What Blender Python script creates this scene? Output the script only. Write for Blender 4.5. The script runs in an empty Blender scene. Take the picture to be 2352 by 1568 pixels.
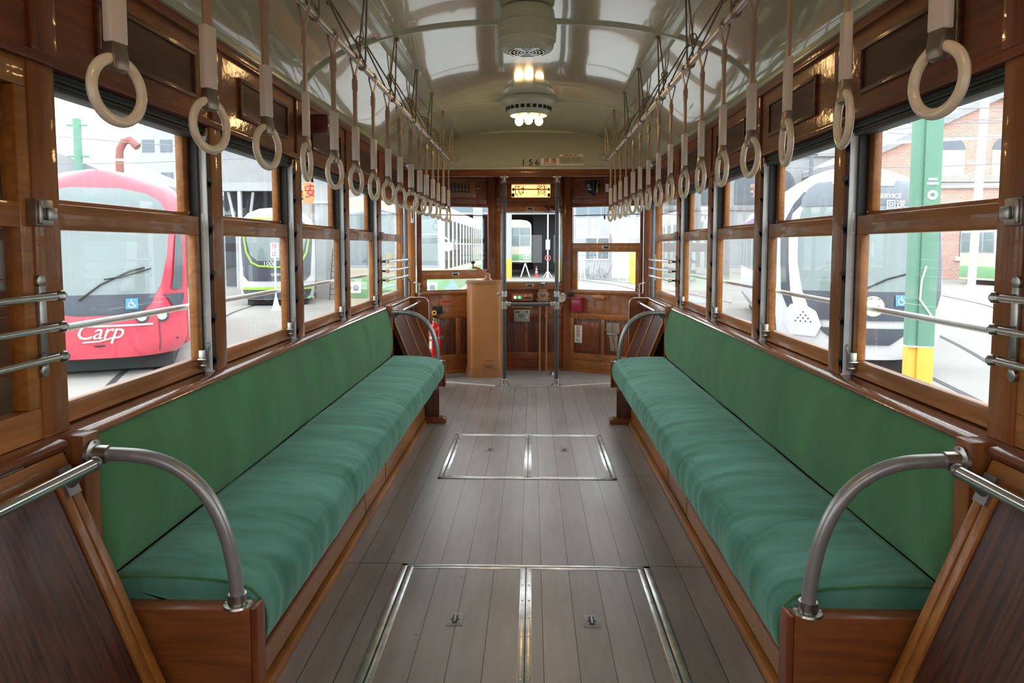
import bpy, bmesh, math, random
from mathutils import Matrix, Vector, noise
random.seed(7)
SC = bpy.context.scene
COL = SC.collection
PI = math.pi
V = Vector

# ------------------------------------------------------------------ camera
cam_data = bpy.data.cameras.new('camera')
cam_data.sensor_width = 36.0
cam_data.sensor_fit = 'HORIZONTAL'
cam_data.lens = 1631.0 / 2352.0 * 36.0
cam_data.shift_y = -98.0 / 2352.0
cam_data.clip_start = 0.05
cam_data.clip_end = 500
cam = bpy.data.objects.new('camera', cam_data)
COL.objects.link(cam)
YAW = math.atan(45 / 1631.0)
PIT = math.atan(120 / 1631.0)
cam.location = (0.028, 0.0, 1.30)
cam.rotation_euler = (PI / 2 - PIT, 0, YAW)
SC.camera = cam

# ------------------------------------------------------------------ overcast sky
world = bpy.data.worlds.new('overcast_sky')
SC.world = world
world.use_nodes = True
wn = world.node_tree.nodes
wl = world.node_tree.links
wn.clear()
w_out = wn.new('ShaderNodeOutputWorld')
w_bg = wn.new('ShaderNodeBackground')
w_tc = wn.new('ShaderNodeTexCoord')
w_sep = wn.new('ShaderNodeSeparateXYZ')
w_rmp = wn.new('ShaderNodeValToRGB')
w_rmp.color_ramp.elements[0].position = 0.48
w_rmp.color_ramp.elements[0].color = (0.90, 0.94, 1.0, 1)
w_rmp.color_ramp.elements[1].position = 0.9
w_rmp.color_ramp.elements[1].color = (1.15, 1.18, 1.22, 1)
w_map = wn.new('ShaderNodeMath'); w_map.operation = 'MULTIPLY_ADD'
w_map.inputs[1].default_value = 0.5; w_map.inputs[2].default_value = 0.5
wl.new(w_tc.outputs['Generated'], w_sep.inputs[0])
wl.new(w_sep.outputs['Z'], w_map.inputs[0])
wl.new(w_map.outputs[0], w_rmp.inputs[0])
wl.new(w_rmp.outputs[0], w_bg.inputs['Color'])
w_bg.inputs['Strength'].default_value = 2.6
wl.new(w_bg.outputs[0], w_out.inputs[0])

# ------------------------------------------------------------------ view
SC.view_settings.view_transform = 'Standard'
SC.view_settings.look = 'None'
SC.view_settings.gamma = 1.0
SC.view_settings.use_curve_mapping = False
SC.view_settings.exposure = 0.45
SC.render.engine = 'CYCLES'
SC.cycles.max_bounces = 10
SC.cycles.diffuse_bounces = 5
SC.cycles.glossy_bounces = 4
SC.cycles.transparent_max_bounces = 24
SC.cycles.sample_clamp_indirect = 6.0
SC.cycles.use_denoising = True
SC.cycles.blur_glossy = 0.1

# ================================================================== materials
MATS = {}
def nodemat(name):
    m = bpy.data.materials.new(name)
    m.use_nodes = True
    nt = m.node_tree
    b = nt.nodes['Principled BSDF']
    MATS[name] = m
    return m, nt, b

def plain(name, col, rough=0.5, metal=0.0, coat=0.0, var=0.06, scale=6.0, spec=0.5):
    """paint / plastic / metal with a slight procedural mottling"""
    m, nt, b = nodemat(name)
    tc = nt.nodes.new('ShaderNodeTexCoord')
    no = nt.nodes.new('ShaderNodeTexNoise')
    no.inputs['Scale'].default_value = scale
    no.inputs['Detail'].default_value = 4
    nt.links.new(tc.outputs['Object'], no.inputs['Vector'])
    rp = nt.nodes.new('ShaderNodeValToRGB')
    rp.color_ramp.elements[0].position = 0.3
    rp.color_ramp.elements[1].position = 0.7
    rp.color_ramp.elements[0].color = tuple(max(0, c * (1 - var)) for c in col) + (1,)
    rp.color_ramp.elements[1].color = tuple(min(1, c * (1 + var)) for c in col) + (1,)
    nt.links.new(no.outputs['Fac'], rp.inputs['Fac'])
    nt.links.new(rp.outputs['Color'], b.inputs['Base Color'])
    b.inputs['Roughness'].default_value = rough
    b.inputs['Metallic'].default_value = metal
    b.inputs['Coat Weight'].default_value = coat
    b.inputs['Coat Roughness'].default_value = 0.08
    b.inputs['Specular IOR Level'].default_value = spec
    return m

def wood(name, dark, light, axis='y', rough=0.42, coat=0.28, fine=16.0, coarse=1.1, distort=1.2):
    m, nt, b = nodemat(name)
    tc = nt.nodes.new('ShaderNodeTexCoord')
    mp = nt.nodes.new('ShaderNodeMapping')
    sc = {'x': (coarse, fine, fine), 'y': (fine, coarse, fine), 'z': (fine, fine, coarse)}[axis]
    mp.inputs['Scale'].default_value = sc
    no = nt.nodes.new('ShaderNodeTexNoise')
    no.inputs['Scale'].default_value = 1.6
    no.inputs['Detail'].default_value = 7
    no.inputs['Roughness'].default_value = 0.6
    no.inputs['Distortion'].default_value = distort
    nt.links.new(tc.outputs['Object'], mp.inputs['Vector'])
    nt.links.new(mp.outputs[0], no.inputs['Vector'])
    rp = nt.nodes.new('ShaderNodeValToRGB')
    rp.color_ramp.elements[0].position = 0.30
    rp.color_ramp.elements[1].position = 0.72
    rp.color_ramp.elements[0].color = dark + (1,)
    rp.color_ramp.elements[1].color = light + (1,)
    nt.links.new(no.outputs['Fac'], rp.inputs['Fac'])
    big = nt.nodes.new('ShaderNodeTexNoise')
    big.inputs['Scale'].default_value = 2.2
    big.inputs['Detail'].default_value = 2
    nt.links.new(tc.outputs['Object'], big.inputs['Vector'])
    mr = nt.nodes.new('ShaderNodeMapRange')
    mr.inputs['From Min'].default_value = 0.3; mr.inputs['From Max'].default_value = 0.7
    mr.inputs['To Min'].default_value = 0.72; mr.inputs['To Max'].default_value = 1.22
    nt.links.new(big.outputs['Fac'], mr.inputs['Value'])
    mx = nt.nodes.new('ShaderNodeMixRGB'); mx.blend_type = 'MULTIPLY'; mx.inputs[0].default_value = 1
    nt.links.new(rp.outputs['Color'], mx.inputs[1])
    nt.links.new(mr.outputs[0], mx.inputs[2])
    nt.links.new(mx.outputs[0], b.inputs['Base Color'])
    bp = nt.nodes.new('ShaderNodeBump')
    bp.inputs['Strength'].default_value = 0.06
    bp.inputs['Distance'].default_value = 0.002
    nt.links.new(no.outputs['Fac'], bp.inputs['Height'])
    nt.links.new(bp.outputs[0], b.inputs['Normal'])
    pe = nt.nodes.new('ShaderNodeTexNoise'); pe.inputs['Scale'].default_value = 38; pe.inputs['Detail'].default_value = 2
    nt.links.new(tc.outputs['Object'], pe.inputs['Vector'])
    b2 = nt.nodes.new('ShaderNodeBump'); b2.inputs['Strength'].default_value = 0.18; b2.inputs['Distance'].default_value = 0.003
    nt.links.new(pe.outputs['Fac'], b2.inputs['Height']); nt.links.new(b2.outputs[0], b.inputs['Coat Normal'])
    b.inputs['Roughness'].default_value = rough
    b.inputs['Coat Weight'].default_value = coat
    b.inputs['Coat Roughness'].default_value = 0.07
    b.inputs['Specular IOR Level'].default_value = 0.3
    return m

RED_D, RED_L = (0.135, 0.034, 0.009), (0.275, 0.083, 0.022)
ORA_D, ORA_L = (0.27, 0.092, 0.018), (0.46, 0.185, 0.042)
DRK_D, DRK_L = (0.040, 0.012, 0.007), (0.15, 0.045, 0.020)
for ax in 'xyz':
    wood('wood_red_' + ax, RED_D, RED_L, ax)
    wood('wood_honey_' + ax, (0.21, 0.064, 0.014), (0.36, 0.13, 0.030), ax)
    wood('wood_orange_' + ax, ORA_D, ORA_L, ax)
    wood('wood_dark_' + ax, DRK_D, DRK_L, ax)
def oak(name, axis_scale, dark, light):
    m, nt, b = nodemat(name)
    N, L = nt.nodes.new, nt.links.new
    tc = N('ShaderNodeTexCoord'); mp = N('ShaderNodeMapping'); mp.inputs['Scale'].default_value = axis_scale; L(tc.outputs['Object'], mp.inputs[0])
    n1 = N('ShaderNodeTexNoise'); n1.inputs['Scale'].default_value = 1.0; n1.inputs['Detail'].default_value = 1.5; n1.inputs['Roughness'].default_value = 0.4; L(mp.outputs[0], n1.inputs['Vector'])
    mu = N('ShaderNodeMath'); mu.operation = 'MULTIPLY'; mu.inputs[1].default_value = 17; L(n1.outputs['Fac'], mu.inputs[0])
    pp = N('ShaderNodeMath'); pp.operation = 'PINGPONG'; pp.inputs[1].default_value = 0.5; L(mu.outputs[0], pp.inputs[0])
    m2 = N('ShaderNodeMapping'); m2.inputs['Scale'].default_value = tuple(v * 9 if v > 2 else v * 2 for v in axis_scale); L(tc.outputs['Object'], m2.inputs[0])
    n2 = N('ShaderNodeTexNoise'); n2.inputs['Scale'].default_value = 2.0; n2.inputs['Detail'].default_value = 6; L(m2.outputs[0], n2.inputs['Vector'])
    ad = N('ShaderNodeMath'); ad.operation = 'MULTIPLY_ADD'; ad.inputs[1].default_value = 0.42; L(pp.outputs[0], ad.inputs[0]); 
    mm = N('ShaderNodeMath'); mm.operation = 'MULTIPLY'; mm.inputs[1].default_value = 0.9; L(n2.outputs['Fac'], mm.inputs[0]); L(mm.outputs[0], ad.inputs[2])
    rp = N('ShaderNodeValToRGB'); L(ad.outputs[0], rp.inputs[0])
    rp.color_ramp.elements[0].position = 0.32; rp.color_ramp.elements[0].color = dark + (1,)
    rp.color_ramp.elements[1].position = 0.72; rp.color_ramp.elements[1].color = light + (1,)
    L(rp.outputs[0], b.inputs['Base Color'])
    b.inputs['Roughness'].default_value = 0.42; b.inputs['Coat Weight'].default_value = 0.2; b.inputs['Coat Roughness'].default_value = 0.15
    b.inputs['Specular IOR Level'].default_value = 0.3
oak('oak_panel', (5.0, 5.0, 1.1), (0.040, 0.012, 0.008), (0.165, 0.052, 0.026))
oak('oak_slant', (0.9, 7.0, 0.9), (0.030, 0.009, 0.006), (0.115, 0.036, 0.018))
oak('oak_end', (1.0, 3.5, 3.5), (0.17, 0.050, 0.013), (0.27, 0.088, 0.023))

wood('wood_sill', (0.15, 0.042, 0.014), (0.29, 0.095, 0.032), 'y', rough=0.25, coat=1.0)
wood('wood_letter_y', (0.125, 0.030, 0.009), (0.25, 0.068, 0.020), 'y', rough=0.5, coat=0.30)
wood('wood_letter_z', (0.125, 0.030, 0.009), (0.25, 0.068, 0.020), 'z', rough=0.5, coat=0.30)
wood('panel_inset', (0.035, 0.014, 0.009), (0.10, 0.034, 0.018), 'y', rough=0.55, coat=0.12)
plain('cream_ceiling', (0.50, 0.50, 0.37), rough=0.12, coat=1.0, var=0.03, scale=1.5)
MATS['cream_ceiling'].node_tree.nodes['Principled BSDF'].inputs['Coat Roughness'].default_value = 0.03
# slightly wavy enamel so the reflections wobble
_m = MATS['cream_ceiling']; _nt = _m.node_tree; _b = _nt.nodes['Principled BSDF']
_tc = _nt.nodes.new('ShaderNodeTexCoord'); _no = _nt.nodes.new('ShaderNodeTexNoise')
_no.inputs['Scale'].default_value = 1.8; _no.inputs['Detail'].default_value = 0.5
_bp = _nt.nodes.new('ShaderNodeBump'); _bp.inputs['Strength'].default_value = 0.22; _bp.inputs['Distance'].default_value = 0.02
_nt.links.new(_tc.outputs['Object'], _no.inputs['Vector']); _nt.links.new(_no.outputs['Fac'], _bp.inputs['Height'])
_nt.links.new(_bp.outputs[0], _b.inputs['Normal']); _nt.links.new(_bp.outputs[0], _b.inputs['Coat Normal'])
plain('cream_trim', (0.47, 0.49, 0.36), rough=0.25, coat=0.4)
plain('fan_paint', (0.56, 0.55, 0.40), rough=0.35, coat=0.2)
plain('lamp_paint', (0.62, 0.64, 0.50), rough=0.3, coat=0.3)
plain('chrome', (0.78, 0.78, 0.78), rough=0.14, metal=1.0, var=0.03)
plain('nickel', (0.52, 0.50, 0.47), rough=0.30, metal=1.0, var=0.12, scale=14)
plain('worn_steel', (0.42, 0.41, 0.38), rough=0.30, metal=1.0, var=0.18, scale=20)
plain('aluminium', (0.66, 0.68, 0.68), rough=0.35, metal=0.85, var=0.12, scale=12)
plain('track_alloy', (0.86, 0.90, 0.92), rough=0.4, metal=0.1, var=0.10, scale=12)
plain('pewter', (0.20, 0.19, 0.18), rough=0.38, metal=0.55, var=0.1)
plain('aluminium_trim', (0.80, 0.80, 0.79), rough=0.28, metal=0.95, var=0.2, scale=18)
plain('zinc', (0.50, 0.53, 0.53), rough=0.38, metal=0.9, var=0.15, scale=30)
plain('plate_grey', (0.27, 0.255, 0.245), rough=0.45, metal=0.4, var=0.15, scale=30)
plain('highlight_trim', (0.90, 0.90, 0.88), rough=0.3, metal=0.2, var=0.05)  # near-white base puts the highlight on the threshold strips into the colour
plain('aged_brass', (0.30, 0.24, 0.18), rough=0.35, metal=0.9, var=0.15, scale=30)
plain('bracket_rod', (0.30, 0.25, 0.20), rough=0.35, metal=0.8, var=0.15, scale=20)
plain('pole_grey', (0.055, 0.065, 0.075), rough=0.38, coat=0.3)
plain('arm_steel', (0.36, 0.365, 0.36), rough=0.33, metal=0.5, var=0.10, scale=30)
plain('arm_steel_far', (0.34, 0.37, 0.36), rough=0.34, metal=0.8, var=0.08, scale=30)
plain('black', (0.012, 0.012, 0.013), rough=0.5)
plain('shade_green', (0.035, 0.048, 0.045), rough=0.6, var=0.2)
plain('leather', (0.36, 0.23, 0.155), rough=0.38, var=0.15)
plain('sleeve_plastic', (0.64, 0.55, 0.47), rough=0.42, var=0.03)
plain('ring_plastic', (0.76, 0.65, 0.48), rough=0.28, coat=0.4, var=0.10, scale=30)
plain('sign_red', (0.10, 0.008, 0.012), rough=0.35, coat=0.3)
plain('box_crimson', (0.36, 0.018, 0.06), rough=0.35, coat=0.2)
plain('extinguisher_red', (0.70, 0.012, 0.015), rough=0.2, coat=0.7)
plain('yellow', (0.85, 0.55, 0.03), rough=0.4)
plain('white_paint', (0.78, 0.78, 0.76), rough=0.4)
plain('label_white', (0.75, 0.73, 0.68), rough=0.55)
plain('sticker_cream', (0.85, 0.80, 0.66), rough=0.5)
plain('ink_black', (0.015, 0.015, 0.015), rough=0.6)
plain('ink_red', (0.50, 0.02, 0.03), rough=0.6)
plain('ink_orange', (0.72, 0.10, 0.02), rough=0.6)
plain('tan_paint', (0.46, 0.20, 0.062), rough=0.33, coat=0.5, var=0.05)
plain('tan_dark', (0.36, 0.155, 0.05), rough=0.35, coat=0.4, var=0.08, scale=20)
plain('grey_board', (0.30, 0.23, 0.18), rough=0.5)
plain('meter_grey', (0.32, 0.31, 0.27), rough=0.45, metal=0.3)
plain('dial_face', (0.55, 0.52, 0.42), rough=0.4)
plain('platform_floor', (0.26, 0.24, 0.225), rough=0.5, var=0.15, scale=9)
plain('frame_cream', (0.72, 0.71, 0.62), rough=0.4)
plain('door_pocket', (0.30, 0.12, 0.055), rough=0.4, coat=0.3, var=0.5, scale=5)

def emit(name, col, strength):
    m = bpy.data.materials.new(name); m.use_nodes = True
    nt = m.node_tree; b = nt.nodes['Principled BSDF']
    b.inputs['Base Color'].default_value = col + (1,)
    b.inputs['Emission Color'].default_value = col + (1,)
    b.inputs['Emission Strength'].default_value = strength
    MATS[name] = m
    return m
emit('bulb_lit', (1.0, 0.64, 0.28), 55.0)
emit('bulb_dim', (1.0, 0.62, 0.26), 12.0)
emit('sign_lit', (1.0, 0.52, 0.15), 2.0)
emit('led_green', (0.05, 0.9, 0.35), 2.0)
emit('led_white', (0.9, 1.0, 0.8), 1.2)
emit('led_red', (1.0, 0.1, 0.12), 2.0)

def glassmat(name, tint=(1, 1, 1), refl=0.035, rough=0.0, trans=0.985):
    m = bpy.data.materials.new(name); m.use_nodes = True
    nt = m.node_tree; nt.nodes.clear()
    o = nt.nodes.new('ShaderNodeOutputMaterial')
    t = nt.nodes.new('ShaderNodeBsdfTransparent'); t.inputs[0].default_value = tuple(c * trans for c in tint) + (1,)
    g = nt.nodes.new('ShaderNodeBsdfGlossy'); g.inputs['Roughness'].default_value = rough
    lw = nt.nodes.new('ShaderNodeLayerWeight'); lw.inputs[0].default_value = 0.5
    p = nt.nodes.new('ShaderNodeMath'); p.operation = 'POWER'; p.inputs[1].default_value = 5.0
    q = nt.nodes.new('ShaderNodeMath'); q.operation = 'MULTIPLY_ADD'; q.inputs[1].default_value = 0.7; q.inputs[2].default_value = refl
    mx = nt.nodes.new('ShaderNodeMixShader')
    nt.links.new(lw.outputs['Facing'], p.inputs[0]); nt.links.new(p.outputs[0], q.inputs[0]); nt.links.new(q.outputs[0], mx.inputs[0])
    nt.links.new(t.outputs[0], mx.inputs[1]); nt.links.new(g.outputs[0], mx.inputs[2])
    nt.links.new(mx.outputs[0], o.inputs[0])
    MATS[name] = m
    return m
glassmat('window_glass', (0.98, 1.0, 0.99))

# velvet ------------------------------------------------------------
def velvet(name, axis):
    m, nt, b = nodemat(name)
    tc = nt.nodes.new('ShaderNodeTexCoord')
    mp = nt.nodes.new('ShaderNodeMapping')
    mp.inputs['Scale'].default_value = (1.6, 5.0, 1.0) if axis == 'x' else (2, 2.4, 1.0)
    n1 = nt.nodes.new('ShaderNodeTexNoise'); n1.inputs['Scale'].default_value = 1.5; n1.inputs['Detail'].default_value = 5
    n1.inputs['Roughness'].default_value = 0.55; n1.inputs['Distortion'].default_value = 0.8
    nt.links.new(tc.outputs['Object'], mp.inputs[0]); nt.links.new(mp.outputs[0], n1.inputs['Vector'])
    rp = nt.nodes.new('ShaderNodeValToRGB')
    rp.color_ramp.elements[0].position = 0.28; rp.color_ramp.elements[1].position = 0.75
    if axis == 'x':
        rp.color_ramp.elements[0].color = (0.042, 0.152, 0.104, 1); rp.color_ramp.elements[1].color = (0.145, 0.370, 0.315, 1)
    else:
        rp.color_ramp.elements[0].color = (0.064, 0.175, 0.074, 1); rp.color_ramp.elements[1].color = (0.112, 0.285, 0.128, 1)
    nt.links.new(n1.outputs['Fac'], rp.inputs[0])
    n2 = nt.nodes.new('ShaderNodeTexNoise'); n2.inputs['Scale'].default_value = 260; n2.inputs['Detail'].default_value = 2
    nt.links.new(tc.outputs['Object'], n2.inputs['Vector'])
    bp = nt.nodes.new('ShaderNodeBump'); bp.inputs['Strength'].default_value = 0.12; bp.inputs['Distance'].default_value = 0.001
    nt.links.new(n2.outputs['Fac'], bp.inputs['Height'])
    nt.links.new(rp.outputs[0], b.inputs['Base Color']); nt.links.new(bp.outputs[0], b.inputs['Normal'])
    b.inputs['Roughness'].default_value = 0.85
    b.inputs['Specular IOR Level'].default_value = 0.15
    b.inputs['Sheen Weight'].default_value = 0.55
    b.inputs['Sheen Roughness'].default_value = 0.35
    b.inputs['Sheen Tint'].default_value = (0.55, 0.95, 0.80, 1)
    return m
velvet('velvet_seat', 'x'); velvet('velvet_back', 'z')

# floor boards -------------------------------------------------------
def boards():
    m, nt, b = nodemat('floor_boards')
    N, L = nt.nodes.new, nt.links.new
    tc = N('ShaderNodeTexCoord'); sp = N('ShaderNodeSeparateXYZ'); L(tc.outputs['Object'], sp.inputs[0])
    def math_(op, a, bb=None, c=None):
        n = N('ShaderNodeMath'); n.operation = op
        for i, v in enumerate((a, bb, c)):
            if v is None: continue
            if isinstance(v, (int, float)): n.inputs[i].default_value = v
            else: L(v, n.inputs[i])
        return n.outputs[0]
    x = sp.outputs['X']
    right = math_('GREATER_THAN', x, 0.03)
    off = math_('MULTIPLY_ADD', right, -0.0785 + 0.0, 0.0105)     # seams run from -0.0105 leftwards, from 0.068 rightwards
    xs = math_('ADD', x, off)
    q = math_('DIVIDE', xs, 0.1105)
    fr = math_('FRACT', q)
    d = math_('ABSOLUTE', math_('SUBTRACT', fr, 0.5))              # 0.5 at seam
    gap = math_('GREATER_THAN', d, 0.4865)
    y = sp.outputs['Y']; ax = math_('ABSOLUTE', x)
    j1 = math_('MULTIPLY', math_('LESS_THAN', math_('ABSOLUTE', math_('SUBTRACT', y, 2.822)), 0.003), math_('GREATER_THAN', ax, 0.49))
    j2 = math_('MULTIPLY', math_('LESS_THAN', math_('ABSOLUTE', math_('SUBTRACT', y, 3.96)), 0.003), math_('GREATER_THAN', x, 0.50))
    j3 = math_('MULTIPLY', math_('LESS_THAN', math_('ABSOLUTE', math_('SUBTRACT', y, 3.98)), 0.003), math_('LESS_THAN', x, -0.55))
    gap = math_('MAXIMUM', gap, math_('MAXIMUM', j1, math_('MAXIMUM', j2, j3)))
    cell = math_('FLOOR', q)
    wn_ = N('ShaderNodeTexWhiteNoise'); wn_.noise_dimensions = '1D'; L(cell, wn_.inputs['W'])
    mp = N('ShaderNodeMapping'); mp.inputs['Scale'].default_value = (10, 1.2, 1); L(tc.outputs['Object'], mp.inputs[0])
    n1 = N('ShaderNodeTexNoise'); n1.inputs['Scale'].default_value = 3; n1.inputs['Detail'].default_value = 8; L(mp.outputs[0], n1.inputs['Vector'])
    n2 = N('ShaderNodeTexNoise'); n2.inputs['Scale'].default_value = 1.7; n2.inputs['Detail'].default_value = 5; L(tc.outputs['Object'], n2.inputs['Vector'])
    n3 = N('ShaderNodeTexNoise'); n3.inputs['Scale'].default_value = 140; n3.inputs['Detail'].default_value = 2; L(tc.outputs['Object'], n3.inputs['Vector'])
    s = math_('MULTIPLY', n1.outputs['Fac'], 0.35)
    s = math_('MULTIPLY_ADD', n2.outputs['Fac'], 0.55, s)
    s = math_('MULTIPLY_ADD', wn_.outputs['Value'], 0.14, s)
    s = math_('MULTIPLY_ADD', n3.outputs['Fac'], 0.08, s)
    rp = N('ShaderNodeValToRGB')
    rp.color_ramp.elements[0].position = 0.35; rp.color_ramp.elements[0].color = (0.190, 0.160, 0.145, 1)
    rp.color_ramp.elements[1].position = 0.78; rp.color_ramp.elements[1].color = (0.35, 0.31, 0.29, 1)
    L(s, rp.inputs[0])
    mx = N('ShaderNodeMixRGB'); L(gap, mx.inputs[0]); L(rp.outputs[0], mx.inputs[1]); mx.inputs[2].default_value = (0.03, 0.025, 0.022, 1)
    # scattered dark nail holes and scuffs
    vo = N('ShaderNodeTexVoronoi'); vo.inputs['Scale'].default_value = 5.5; L(tc.outputs['Object'], vo.inputs['Vector'])
    hole = math_('LESS_THAN', vo.outputs['Distance'], 0.035)
    mx2 = N('ShaderNodeMixRGB'); L(math_('MULTIPLY', hole, 0.6), mx2.inputs[0]); L(mx.outputs[0], mx2.inputs[1]); mx2.inputs[2].default_value = (0.05, 0.04, 0.035, 1)
    L(mx2.outputs[0], b.inputs['Base Color'])
    rr = N('ShaderNodeMapRange'); L(n2.outputs['Fac'], rr.inputs['Value'])
    rr.inputs['From Min'].default_value = 0.2; rr.inputs['From Max'].default_value = 0.8
    rr.inputs['To Min'].default_value = 0.28; rr.inputs['To Max'].default_value = 0.40
    L(rr.outputs[0], b.inputs['Roughness'])
    bp = N('ShaderNodeBump'); bp.inputs['Strength'].default_value = 0.3; bp.inputs['Distance'].default_value = 0.0015
    h = math_('SUBTRACT', math_('MULTIPLY', s, 0.35), gap); L(h, bp.inputs['Height']); L(bp.outputs[0], b.inputs['Normal'])
    b.inputs['Specular IOR Level'].default_value = 0.8
    return m
boards()

def cane():
    m, nt, b = nodemat('woven_cane')
    N, L = nt.nodes.new, nt.links.new
    tc = N('ShaderNodeTexCoord'); mp = N('ShaderNodeMapping'); mp.inputs['Scale'].default_value = (1, 110, 110); L(tc.outputs['Object'], mp.inputs[0])
    ck = N('ShaderNodeTexBrick'); ck.inputs['Scale'].default_value = 1.0
    mp.inputs['Rotation'].default_value = (0, PI / 2, 0)
    vo = N('ShaderNodeTexVoronoi'); vo.inputs['Scale'].default_value = 85; vo.inputs['Randomness'].default_value = 0.1; L(tc.outputs['Object'], vo.inputs['Vector'])
    rp = N('ShaderNodeValToRGB'); L(vo.outputs['Distance'], rp.inputs[0])
    rp.color_ramp.elements[0].position = 0.25; rp.color_ramp.elements[0].color = (0.12, 0.05, 0.025, 1)
    rp.color_ramp.elements[1].position = 0.5; rp.color_ramp.elements[1].color = (0.42, 0.20, 0.10, 1)
    nt.nodes.remove(ck); nt.nodes.remove(mp)
    L(rp.outputs[0], b.inputs['Base Color']); b.inputs['Roughness'].default_value = 0.5
cane()

def brickmat():
    m, nt, b = nodemat('red_brick')
    N, L = nt.nodes.new, nt.links.new
    tc = N('ShaderNodeTexCoord'); mp = N('ShaderNodeMapping'); mp.inputs['Rotation'].default_value = (PI / 2, 0, 0); L(tc.outputs['Object'], mp.inputs[0])
    br = N('ShaderNodeTexBrick'); br.inputs['Scale'].default_value = 2.2; br.inputs['Mortar Size'].default_value = 0.03
    br.inputs['Color1'].default_value = (0.52, 0.27, 0.22, 1); br.inputs['Color2'].default_value = (0.60, 0.34, 0.28, 1); br.inputs['Mortar'].default_value = (0.62, 0.50, 0.44, 1)
    L(mp.outputs[0], br.inputs['Vector']); L(br.outputs[0], b.inputs['Base Color']); b.inputs['Roughness'].default_value = 0.8
brickmat()
# outdoor paints (albedos; the overcast sky makes them bright)
for n, c, r in (('tram_red', (0.60, 0.05, 0.09), 0.25), ('tram_white', (0.62, 0.63, 0.65), 0.25), ('tram_cream', (0.66, 0.64, 0.50), 0.35),
                ('tram_green', (0.16, 0.36, 0.18), 0.35), ('tram_lightgreen', (0.22, 0.42, 0.22), 0.35), ('tram_charcoal', (0.065, 0.08, 0.105), 0.3), ('tram_grey', (0.17, 0.20, 0.23), 0.3),
                ('lime', (0.36, 0.66, 0.05), 0.4), ('tram_under', (0.03, 0.03, 0.033), 0.7), ('tram_silver', (0.40, 0.42, 0.48), 0.4),
                ('windscreen', (0.22, 0.275, 0.28), 0.06), ('dark_glass', (0.10, 0.13, 0.14), 0.06), ('purple_ad', (0.38, 0.16, 0.42), 0.4),
                ('pole_green', (0.16, 0.34, 0.25), 0.6), ('pole_yellow', (0.80, 0.48, 0.07), 0.6), ('wall_white', (0.43, 0.445, 0.46), 0.7),
                ('wall_grey', (0.36, 0.37, 0.38), 0.8), ('roof_grey', (0.32, 0.335, 0.35), 0.8), ('shed_dark', (0.04, 0.048, 0.058), 0.9),
                ('steel_white', (0.78, 0.79, 0.79), 0.5), ('wheelchair_blue', (0.08, 0.32, 0.66), 0.4), ('lettering_white', (0.88, 0.88, 0.88), 0.5),
                ('emblem_cream', (0.68, 0.64, 0.50), 0.5), ('cone_red', (0.70, 0.12, 0.12), 0.5), ('awning', (0.60, 0.48, 0.52), 0.6),
                ('pipe_rust', (0.34, 0.13, 0.11), 0.7), ('wire', (0.25, 0.25, 0.27), 0.6), ('stone_band', (0.42, 0.40, 0.38), 0.8),
                ('sign_orange', (0.70, 0.32, 0.14), 0.5), ('track_groove', (0.045, 0.045, 0.05), 0.6), ('track_strip', (0.34, 0.38, 0.43), 0.6),
                ('blue_tint', (0.19, 0.26, 0.31), 0.3), ('pale_pink', (0.66, 0.60, 0.60), 0.3), ('tram_salmon', (0.66, 0.28, 0.16), 0.4), ('purple_bike', (0.2, 0.12, 0.35), 0.4), ('marker_blue', (0.26, 0.42, 0.50), 0.5)):
    plain(n, c, rough=r, var=0.05, scale=1.5)
MATS['tram_red'].node_tree.nodes['Principled BSDF'].inputs['Coat Weight'].default_value = 1.0
def concrete():
    m, nt, b = nodemat('yard_concrete')
    N, L = nt.nodes.new, nt.links.new
    tc = N('ShaderNodeTexCoord')
    a = N('ShaderNodeTexNoise'); a.inputs['Scale'].default_value = 0.35; a.inputs['Detail'].default_value = 8; L(tc.outputs['Object'], a.inputs['Vector'])
    rp = N('ShaderNodeValToRGB'); L(a.outputs['Fac'], rp.inputs[0])
    rp.color_ramp.elements[0].position = 0.3; rp.color_ramp.elements[0].color = (0.26, 0.252, 0.24, 1)
    rp.color_ramp.elements[1].position = 0.7; rp.color_ramp.elements[1].color = (0.34, 0.33, 0.315, 1)
    L(rp.outputs[0], b.inputs['Base Color']); b.inputs['Roughness'].default_value = 0.75
concrete()

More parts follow.
